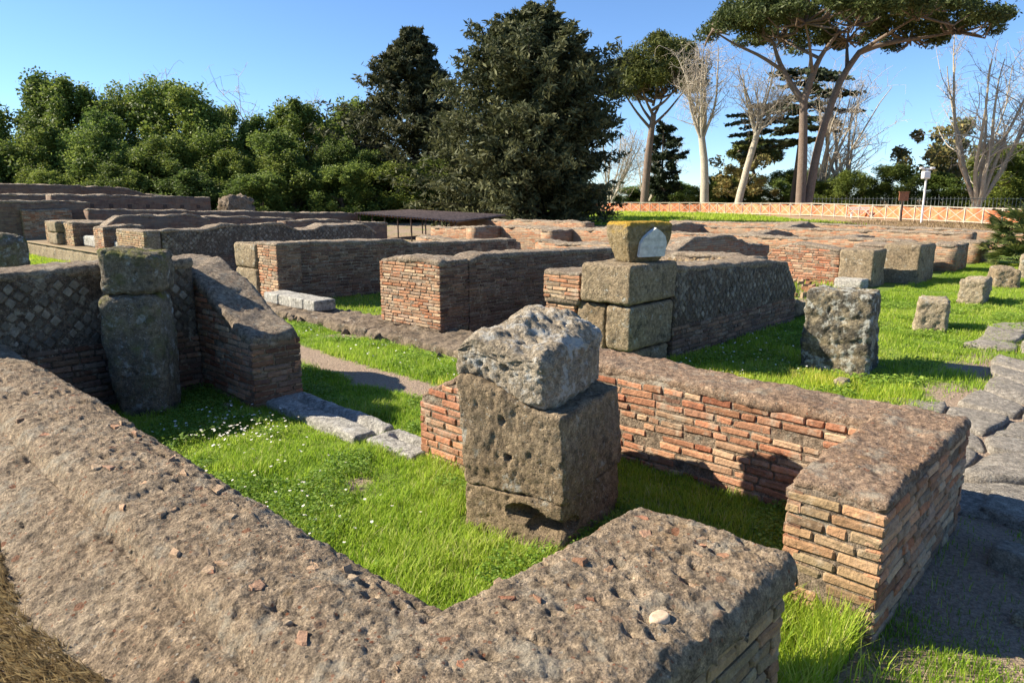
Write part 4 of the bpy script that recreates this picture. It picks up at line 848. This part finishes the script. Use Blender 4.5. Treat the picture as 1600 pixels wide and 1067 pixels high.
def bp(x_, y_, z_): return np.array([(x_-23.5)*k_, y_, (z_-1.85)*k_+1.85])
L_ = [curve([bp(23.55, 0, -.6), bp(23.4, 0, 5), bp(23.1, 0, 9.2)], .46, .32), curve([bp(23.1, 0, 9.1), bp(22.2, .3, 10.3), bp(21.0, .5, 12.3), bp(20.6, .6, 13.6)], .30, .13), curve([bp(23.1, 0, 9.1), bp(23.5, -.3, 11), bp(24., -.4, 12.5), bp(25.2, -.6, 14.2)], .34, .12),
      curve([bp(21.4, .4, 11.5), bp(19.5, .2, 12.6), bp(17.3, 0, 13.4), bp(15.6, 0, 14.4)], .17, .06), curve([bp(23.9, -.4, 12.3), bp(22.6, 1.5, 13.5), bp(21.8, 2.6, 14.4)], .16, .07), curve([bp(23.5, -.3, 11.2), bp(22.5, -2, 13), bp(21.5, -3.5, 14.2)], .16, .07),
      curve([bp(24.0, .1, -.6), bp(24.5, .2, 5), bp(25.1, .2, 8), bp(26, .2, 11), bp(27.3, .2, 12.9)], .40, .24, 12), curve([bp(27.2, .2, 12.8), bp(28.8, 0, 13.4), bp(31, -.2, 13.7), bp(34.5, -.4, 14.2)], .26, .08), curve([bp(26.4, .2, 11.8), bp(27, 2, 13.2), bp(27.8, 4, 14.4)], .2, .08),
      curve([bp(27.3, .2, 12.9), bp(28.4, -2, 13.8), bp(29.5, -4, 14.6)], .2, .07), curve([bp(25.2, -.5, 14), bp(26.2, .5, 14.6), bp(27, 1, 15)], .14, .06), curve([bp(29, 0, 13.4), bp(31, 2.5, 14.2), bp(33, 4, 14.6)], .15, .06)]
t_, c_ = umbrella(11, L_, (3.0, 0, 14.6*k_-.2), (10.9*k_, 8.8, 3.7), 175, 1.2, 420, .13)
tree('umbrella_pine', 'huge twin-trunked umbrella pine with wide flat crown at upper right', (25.95, 64, .35), t_, c_, None)
k_ = 86/75.
def bq(x_, y_, z_): return np.array([(x_-13.9)*k_, y_, (z_-1.85)*k_+1.85])
L_ = [curve([bq(13.9, 0, -.5), bq(14.2, 0, 6), bq(14.6, 0, 10)], .55, .34)]+[curve([bq(14.5, 0, 8.5+i*.4), bq(14.5+dx*.5, dy*.5, 10.2+i*.2), bq(14.5+dx, dy, 12.4)], .2, .07) for i, (dx, dy) in enumerate([(-3.2, 0), (3.2, .4), (-1.6, 2), (1.5, 2.2), (-1.5, -2), (2, -2), (.3, 0), (-2.6, -1), (2.4, 1)])]
t_, c_ = umbrella(12, L_, (.95*k_, 0, 12.4*k_), (4.6*k_, 4.4, 6.0), 110, 1.45, 420, .15)
tree('umbrella_pine', 'smaller umbrella pine with a rounded crown right of the broad conifer', (15.9, 86, .4), t_, c_, None)
L_ = [curve([(0, 0, -.5), (-.6, 0, 3), (-1.6, 0, 6)], .35, .2)]+[curve([(-1.4, 0, 5.4), (-1.6+dx*.5, dy*.5, 6.6), (-1.6+dx, dy, 7.6)], .14, .05) for dx, dy in [(-2, 0), (2, 0), (0, 2), (0, -2), (1, 1)]]
t_, c_ = umbrella(13, L_, (-1.5, 0, 7.4), (3.4, 3, 2.2), 34, 1.1, 170, .28)
tree('umbrella_pine', 'small distant umbrella pine seen between the plane trunk and the twin pine', (35., 100, .4), t_, c_, None)
# cedar with tiered plates
rng = np.random.default_rng(21); C, rn = [], []; paths = [curve([(0, 0, -.5), (.3, 0, 8), (.6, 0, 17)], .5, .06)]
for i in range(46):
    z_ = rng.choice([8.2, 9.3, 10.6, 11.8, 13.2, 14.6, 15.8])+rng.normal(0, .2); L = np.interp(z_, [8, 11, 14, 17], [9.5, 9, 6, 2])*rng.uniform(.5, 1); an = rng.uniform(0, 6.28)
    pts, rad = limb((.3, 0, z_), (math.cos(an), math.sin(an), .05), L, .14, .02, 6, .06, -.03, rng); paths.append((pts, rad)); m_ = int(90*L/4)
    t = rng.uniform(.3, 1, m_); base = np.stack([np.interp(t*5, np.arange(6), pts[:,q]) for q in range(3)], 1); C.append(base+rng.normal(size=(m_, 3))*np.array([.6, .6, .10])*(1.2-.5*t)[:, None]); rn.append(rng.random(m_))
V, F = leaves(np.concatenate(C), .42, rng, .8, 1.6); tree('cedar', 'dark cedar with flat tiers of foliage behind the twin-trunked pine', (33.2, 84, .4), mesh('trunk', *tubes(paths), M['bark_dark']), mesh('crown', V, F, M['lf_cedar'], False, {'rnd': np.concatenate(rn)}), None)
# bare plane trees
def plane_tree(seed, Hh, fork, nl, lean=(0, 0), r0=.45, spread=.35, multi=False):
    rng = np.random.default_rng(seed); big, small = [], []
    if multi: stems = [(np.array([0, 0, .6]), np.array([spread*rng.normal()*1.2, spread*rng.normal(), 1.]), r0*rng.uniform(.32, .5)) for _ in range(nl)]; big.append(limb((0, 0, -.3), (0, 0, 1), 1.5, r0*1.2, r0*.85, 4, .03, rng=rng))
    else:
        tr = limb((0, 0, -.3), (lean[0], lean[1], 1), fork, r0, r0*.72, 8, .035, .02, rng); big.append(tr); top = tr[0][-1]; d0 = tr[0][-1]-tr[0][-2]; d0 /= np.linalg.norm(d0)
        stems = [(top-d0*rng.uniform(0, .25)*fork*.35, d0*.9+np.array([spread*rng.normal()*1.5, spread*rng.normal()*1.5, .5]), r0*rng.uniform(.28, .48)) for _ in range(nl)]
    for p, d, r in stems:
        L = (Hh-p[2])*rng.uniform(.7, 1.0); b = limb(p, d, L, r, .035, 9, .09, .10, rng); big.append(b)
        for j in range(9):
            q = rng.uniform(.22, .98); k2 = int(q*8); p2 = b[0][k2]; d2 = b[0][min(k2+1, 8)]-b[0][k2-1]; d2 = d2/np.linalg.norm(d2)*.8+rng.normal(0, .55, 3); d2[2] = abs(d2[2])*.7+.15
            b2 = limb(p2, d2, L*rng.uniform(.22, .5)*(1.15-.5*q), max(.028, b[1][k2]*.5), .018, 6, .14, .06, rng); small.append(b2)
            for j3 in range(7):
                k3 = rng.integers(1, 6); p3 = b2[0][k3]; d3 = rng.normal(0, .7, 3)+np.array([0, 0, .45]); b3 = limb(p3, d3, rng.uniform(.7, 2.0), .020, .012, 4, .18, .0, rng); small.append(b3)
                for j4 in range(2): small.append(limb(b3[0][rng.integers(1, 4)], rng.normal(0, .8, 3)+np.array([0, 0, .2]), rng.uniform(.4, 1.1), .013, .008, 3, .2, 0, rng))
    return mesh('trunk', *tubes(big, 7), M['bark_plane']), mesh('branches', *tubes(small, 4), M['twig'])
for (lab, x_, y_, args) in [
    ('bare pollarded plane tree with stout pale trunk, left of the leaning one', 20.6, 76, dict(seed=31, Hh=17.5, fork=8.2, nl=8, r0=.5, spread=.22)),
    ('bare plane tree with a leaning pale trunk beside the pollarded one', 23.4, 74, dict(seed=32, Hh=15.5, fork=8.6, nl=7, lean=(.10, 0), r0=.42, spread=.26)),
    ('bare many-stemmed plane tree right of the twin-trunked pine', 35.0, 82, dict(seed=33, Hh=17, fork=2, nl=7, r0=.55, spread=.35, multi=True)),
    ('bare many-stemmed plane tree behind the cedar', 40.0, 86, dict(seed=34, Hh=18, fork=2, nl=6, r0=.5, spread=.35, multi=True)),
    ('tall bare plane tree with fanned pale limbs behind the iron railing', 44.5, 68, dict(seed=35, Hh=17.5, fork=3.2, nl=9, r0=.5, spread=.36, multi=True)),
    ('bare plane tree cut off by the right edge of the picture', 50.5, 66, dict(seed=36, Hh=19.5, fork=3, nl=8, r0=.6, spread=.34, multi=True)),
    ('bare tree with thin upright stems between the broad conifer and the smaller umbrella pine', 12.6, 92, dict(seed=37, Hh=11.5, fork=1.5, nl=8, r0=.32, spread=.38, multi=True)),
    ('bare tree seen between the two umbrella pine trunks, low and spreading', 19.0, 100, dict(seed=38, Hh=11, fork=2, nl=6, r0=.3, spread=.4, multi=True)),
    ('bare crown rising above the left wood, taller one in the middle', -20.5, 66, dict(seed=39, Hh=11.2, fork=3, nl=7, r0=.25, spread=.35, multi=True)),
    ('bare crown showing just above the wood near the pointed conifer', -11.5, 66, dict(seed=40, Hh=10.8, fork=3, nl=5, r0=.22, spread=.3, multi=True)),
    ('bare crown rising above the left part of the wood', -33, 68, dict(seed=41, Hh=13.0, fork=3, nl=6, r0=.25, spread=.35, multi=True))]:
    t_, c_ = plane_tree(**args); rt = empty('bare_tree', (x_, y_, gzs(x_, y_)), lab, 'tree', 'bare trees'); obj('trunk', t_, rt); obj('branches', c_, rt)
# leafy trees and shrubs behind the fence
euc = []
for s in range(2):
    rng = np.random.default_rng(60+s); cen = [(rng.normal()*2.2, rng.normal()*2., rng.uniform(3, 8.6)) for _ in range(26)]; P, rn = lobes(np.array(cen), rng.uniform(.6, 1.3, 26), 130, rng, .2); V, F = leaves(P, .30, rng)
    paths = [limb((0, 0, -.2), (0, 0, 1), 6, .2, .1, 6, .05)]+[limb((0, 0, rng.uniform(1.5, 4)), (rng.normal(), rng.normal(), 1.4), 4, .1, .03, 5) for _ in range(8)]
    euc.append((mesh('trunk', *tubes(paths), M['bark_plane']), mesh('crown', V, F, M['lf_euc'], False, {'rnd': rn})))
for lab, x_, y_, sc in [('tawny loose-crowned tree behind the camera pole', 48.5, 82, (1.1, 1.1, 1.05)), ('tawny tree partly hidden by the fanned plane tree', 56, 88, (1.2, 1.2, 1.2)), ('pale olive loose shrub tree right of the leaning plane trunk', 29.6, 92, (.9, .9, .75))]:
    t_, c_ = euc[int(x_) % 2]; tree('tawny_tree', lab, (x_, y_, .4), t_, c_, None, None, x_, sc)
for i, (x_, y_, h_, w_) in enumerate([(37, 78, 4.6, 1.0), (41, 77, 5.2, 1.3), (45.5, 76, 4.4, 1.1), (49.5, 74, 6.8, 1.3), (54, 76, 7.5, 1.5), (59, 74, 8, 1.5), (27.5, 96, 4.6, 1.2), (31.5, 98, 5.0, 1.3), (23.8, 104, 4.2, 1.1), (13.5, 108, 3.8, 1.2), (18, 110, 3.4, 1.2), (9.5, 104, 4.4, 1.3), (38, 100, 5.5, 1.5), (34, 80, 3.6, .9), (64, 80, 9, 1.6), (21, 112, 4, 1.4), (26, 112, 4, 1.4), (44, 104, 6, 1.6), (5, 108, 5, 1.5)]):
    t_, c_ = oaks[i % 6]; tree('evergreen_shrub', 'rounded evergreen tree low behind the fence and bare trees', (x_, y_, .3), t_, c_, None, 'evergreen trees behind the fence', i*1.3, (w_, w_, h_/10.2))
# fan palm at the right edge
rng = np.random.default_rng(77); rt = empty('fan_palm', (14.6, 19.6, 0), 'bushy fan palm at the right edge behind the stone blocks', 'plant')
V, Fq = [], []
for j in range(13):
    an = (j-6)*.21; d = np.array([math.cos(an), math.sin(an), 0]); s_ = np.array([-d[1], d[0], 0]); L = .42-.02*abs(j-6); o_ = len(V)
    V += [np.array([.34, 0, 0])+d*.04, np.array([.34, 0, 0])+d*L*.5+s_*.026+np.array([0, 0, .01]), np.array([.34, 0, 0])+d*L+np.array([0, 0, -.06]), np.array([.34, 0, 0])+d*L*.5-s_*.026]; Fq.append([o_, o_+1, o_+2, o_+3])
o_ = len(V); V += [np.array(q) for q in ((0, .012, 0), (0, -.012, 0), (.38, -.008, 0), (.38, .008, 0))]; Fq.append([o_, o_+1, o_+2, o_+3])
fm = [mesh('frond', np.array(V)*q, Fq, M['lf_palm'], False, {'rnd': list(rng.random(14))}) for q in (.9, 1., 1.15, 1.25)]
for i in range(250):
    h_ = rng.uniform(.0, 1.3); q = math.sqrt(max(.05, 1-((h_-.5)/.85)**2)); an = rng.uniform(0, 6.28); o = obj('frond', fm[i % 4], rt)
    o.location = (math.cos(an)*.95*q*rng.uniform(.2, .9), math.sin(an)*.95*q*rng.uniform(.2, .9), h_); o.rotation_euler = (rng.uniform(-.4, .4), rng.uniform(-1.2, .15), an)
V, F = rbox((-.25, .25, -.25, .25, -.1, .5), .12, .15, [('f', 5, .05)]); obj('trunk', mesh('trunk', V, F, M['bark_dark']), rt)

# ------------------------------------------------------------------ grass, daisies, dry moss
def inside(a, b):
    m_ = np.zeros(len(a), bool)
    for q in EXC: m_ |= (a > q[0]+.0) & (a < q[1]) & (b > q[2]) & (b < q[3])
    return m_
def lawn(name, label, a0, a1, b0, b1, n, h, wd, seed, keep=None, thr=.45, ab=True, mat='grass', lean=.5):
    rng = np.random.default_rng(seed); a, b = rng.uniform(a0, a1, n), rng.uniform(b0, b1, n)
    x_, y_ = (a*CT-b*ST, a*ST+b*CT) if ab else (a, b)
    k_ = green_at(x_, y_)+rng.normal(0, .12, n) > thr
    if ab: k_ &= ~inside(a, b)
    zc = y_*_cs+1.85*_sn; k_ &= (np.abs(x_) < .86*zc+.3) & (zc > .4)
    if keep is not None: k_ &= keep(a, b)
    x_, y_ = x_[k_], y_[k_]; m_ = len(x_); z_ = gz(x_, y_); P = np.stack([x_, y_, z_], 1)
    pn = fbm(P, 2.2, 3, seed); pn2 = fbm(P, .7, 3, seed+1); hh = h*rng.uniform(.4, 1.2, m_)*(1+1.1*np.clip(pn+.6*fbm(P, 7, 2, seed+4), -.75, 1)); an = rng.uniform(0, 6.28, m_); ln = hh*lean*rng.uniform(.2, 1.6, m_)
    d = np.stack([np.cos(an), np.sin(an), 0*an], 1); s_ = np.stack([-np.sin(an), np.cos(an), 0*an], 1)*(wd*rng.uniform(.7, 1.3, m_))[:, None]/2; up = np.array([0, 0, 1.])
    mid = P+d*(ln*.35)[:, None]+up*(hh*.6)[:, None]; tip = P+d*ln[:, None]+up*hh[:, None]; P = P-up*.01
    if wd > .0055:
        V = np.stack([P-s_*1.3, P+s_*1.3, tip], 1).reshape(-1, 3); F = np.arange(3*m_).reshape(m_, 3)
    else:
        V = np.stack([P-s_, P+s_, mid+s_*.8, mid-s_*.8, tip], 1).reshape(-1, 3); o_ = 5*np.arange(m_)[:, None]
        F = np.concatenate([o_+np.array([[0, 1, 2]]), o_+np.array([[0, 2, 3]]), o_+np.array([[3, 2, 4]])])
    rn = np.clip(.47+.24*rng.normal(size=m_)+.5*pn2+.25*pn, 0, 1); rn = np.where(rng.random(m_) < .03, 1., np.minimum(rn, .96))
    obj(name, mesh(name, V, F, M[mat], False, {'rnd': np.concatenate([rn]*(1 if wd > .0055 else 3))}), label=label, cat='grass', kind='stuff')
lawn('grass', 'bright green grass inside the near room', 1.15, 4.0, 1.0, 6.9, 160000, .052, .0047, 1, None, .45, True, 'grass', .75)
lawn('grass', 'tall grass tufts by the foot of the brick pier', 2.1, 3.2, .30, 1.2, 16000, .13, .005, 2, lambda a, b: (b > .62+.2*np.sin(a*9)) | (a < 2.75))
lawn('grass', 'mown grass either side of the footpath', 3.2, 5.5, 3.7, 12.5, 80000, .06, .007, 3)
lawn('grass', 'grass in the room beyond the footpath', 5.5, 12, 8.3, 11.6, 22000, .06, .010, 4)
lawn('grass', 'lawn between the stone blocks and the shop fronts', 4.4, 25, 1.1, 4.25, 150000, .055, .009, 5)
lawn('grass', 'shaded grass between the near brick wall and the pillar block', 4.45, 7.6, 1.6, 5.4, 30000, .06, .007, 6)
lawn('grass', 'thin grass among the paving stones', 4.3, 20, -2.5, 1.8, 90000, .05, .006, 7, None, .62)
lawn('grass', 'lit grass at the far left before the podium', 3.3, 6.0, 12.5, 34, 45000, .06, .014, 8)
lawn('grass', 'scattered weeds on the bare soil by the pier', 2.2, 4.7, -.9, .72, 60000, .045, .004, 9, None, .22)
M['clover'] = leafmat('clover_leaf', [(0., (.11, .20, .03)), (.5, (.20, .33, .04)), (1., (.34, .45, .09))], .4)
def clover(label, a0, a1, b0, b1, n, size, seed, hgt=.05):
    rng = np.random.default_rng(seed); a, b = rng.uniform(a0, a1, n), rng.uniform(b0, b1, n); x_, y_ = a*CT-b*ST, a*ST+b*CT; P = np.stack([x_, y_, 0*x_], 1)
    zc = y_*_cs+1.85*_sn; k_ = (green_at(x_, y_) > .5) & ~inside(a, b) & (np.abs(x_) < .86*zc+.3) & (zc > .4) & (fbm(P, 2.6, 3, seed) > .12)
    P = P[k_]; P[:,2] = gz(P[:,0], P[:,1])+hgt*rng.uniform(.4, 1.3, len(P)); V, F = leaves(P, size, rng, 0, 1.15); V = V.reshape(-1, 4, 3); V[:,:,2] = P[:,None,2]+(V[:,:,2]-P[:,None,2])*.45
    obj('clover', mesh('clover', V.reshape(-1, 3), F, M['clover'], False, {'rnd': rng.random(len(P))}), label=label, cat='ground cover', kind='stuff')
clover('dark clover patches in the grass of the near room', 1.15, 4.0, 1.0, 6.9, 90000, .020, 71, .06)
clover('clover patches in the grass along the footpath', 3.2, 5.5, 3.7, 12, 50000, .026, 72)
clover('clover patches on the lawn of stone blocks', 5, 16, 1.5, 4.2, 60000, .03, 73)
lawn('grass', 'grass on the slope below the timber fence', 4, 26, 36, 78, 60000, .16, .06, 10, None, .55, False)
lawn('dry_grass', 'thin dry grass on the bank below the timber fence', 14, 34, 27, 50, 26000, .12, .035, 11, None, -9, False, 'drygrass')
for i_, (a, b, s_, lab) in enumerate([(7.25, 2.30, .09, 'small pale stone at the foot of the mottled tufa block'), (3.6, .28, .05, 'small loose stone on the shaded soil beside the brick pier'), (2.62, 6.05, .05, 'small stone in the grass by the foot of the tall standing stone')]):
    rt = root('loose_stone', a, b, lab, 'stone'); V, F = rbox((a-s_, a+s_, b-s_*.7, b+s_*.7, -.03, s_*.9), s_*.2, s_*.3, [('f', 7, .015, 3)], seed=i_); addm('stone', rt, V, F, M['sand'])
lawn('grass', 'weeds among the low walls of the far plots', 10.5, 32, 4.9, 22, 120000, .09, .022, 12, None, .42)
rng = np.random.default_rng(15); n = 1500; a, b = rng.uniform(10.5, 30, n), rng.uniform(4.9, 18, n); k_ = ~inside(a, b); a, b = a[k_], b[k_]; Vs, Fs = [], []
cube = np.array([(sx, sy, sz) for sx in (-1, 1) for sy in (-1, 1) for sz in (-1, 1)], float)*.5; cf = np.array([[0, 1, 3, 2], [4, 6, 7, 5], [0, 4, 5, 1], [2, 3, 7, 6], [1, 5, 7, 3], [0, 2, 6, 4]])
for i_ in range(len(a)):
    x_, y_ = W(a[i_], b[i_]); q = cube*rng.uniform(.05, .20, 3)*rng.uniform(.6, 1.1, (8, 3)); an = rng.uniform(0, 6.28); q = np.stack([q[:,0]*math.cos(an)-q[:,1]*math.sin(an)+x_, q[:,0]*math.sin(an)+q[:,1]*math.cos(an)+y_, q[:,2]+.03], 1); Vs.append(q); Fs.append(cf+8*i_)
obj('rubble', mesh('rubble', np.concatenate(Vs), np.concatenate(Fs), M['brmix'], False, {'rnd': np.repeat(rng.random(len(a)), 6)}), label='loose brick and stone rubble strewn between the far walls', cat='rubble', kind='stuff')
rng = np.random.default_rng(5); V, Fd, rn = [], [], []
dp = [(rng.normal(2.35, .28), rng.normal(5.35, .30)) for _ in range(170)]+[(rng.uniform(1.6, 2.5), rng.uniform(3, 4.6)) for _ in range(60)]+[(rng.uniform(6.2, 9.5), rng.uniform(2.6, 4.1)) for _ in range(150)]+[(rng.uniform(4.6, 5.3), rng.uniform(5, 9)) for _ in range(60)]
dp = [q for q in dp if not inside(np.array([q[0]]), np.array([q[1]]))[0]]
Vd, Fd, Vy, Fy = [], [], [], []
for a, b in dp:
    x_, y_ = W(a, b); z_ = gzs(x_, y_)+rng.uniform(.05, .10); c = np.array([x_, y_, z_]); t = rng.normal(0, .25, 2); s_ = rng.uniform(.007, .011)*(1.0 if y_ < 8 else 1.3); o_ = len(Vd); Vd.append(c)
    for j in range(8): q = j*math.pi/4; e = np.array([math.cos(q), math.sin(q)])*s_; Vd.append(c+np.array([e[0], e[1], e@t+.002*(j % 2)]))
    Fd += [[o_, o_+1+j, o_+1+(j+1) % 8] for j in range(8)]
    o_ = len(Vy); Vy += [c+np.array([math.cos(j*1.57)*s_*.35, math.sin(j*1.57)*s_*.35, .003]) for j in range(4)]; Fy.append([o_, o_+1, o_+2, o_+3])
dz = obj('daisies', mesh('daisies', Vd, np.array(Fd), M['white'], False), label='small white daisies scattered in the grass', cat='flowers', kind='stuff')
M['yolk'] = plain('daisy_centre', (.6, .42, .05)); obj('daisy_centres', mesh('daisy_centres', Vy, np.array(Fy), M['yolk'], False), dz, kind='stuff')
# dry moss hanging on the outer side of the foreground wall
rng = np.random.default_rng(9); n = 60000; b = 1.1+rng.random(n)**1.3*4.0; t = rng.random(n); a = .50-.34*t**.8; z_ = np.interp(a, sec[:8,0], sec[:8,1])
k_ = fbm(np.stack([a*3, b, z_], 1), 3, 3, 3) > -.3+.9*(a-.38)*(a > .38)/.12; a, b, z_ = a[k_], b[k_], z_[k_]; n = len(a); L = rng.uniform(.015, .05, n); an = rng.normal(0, .5, n)
P = np.stack([a, b, z_], 1); d = np.stack([-.5+rng.normal(0, .4, n), np.sin(an), .7+rng.normal(0, .4, n)], 1); s_ = rng.normal(0, 1, (n, 3))*.0022
V = np.stack([P-s_, P+s_, P+d*L[:, None]], 1).reshape(-1, 3); rt = bpy.data.objects['foreground_wall']
addm('dry_moss', rt, V, np.arange(3*n).reshape(n, 3), M['drygrass'], smooth=False, kind='stuff', attr={'rnd': rng.random(n)})
for o in bpy.data.objects:
    if 'o' in o.keys(): del o['o']
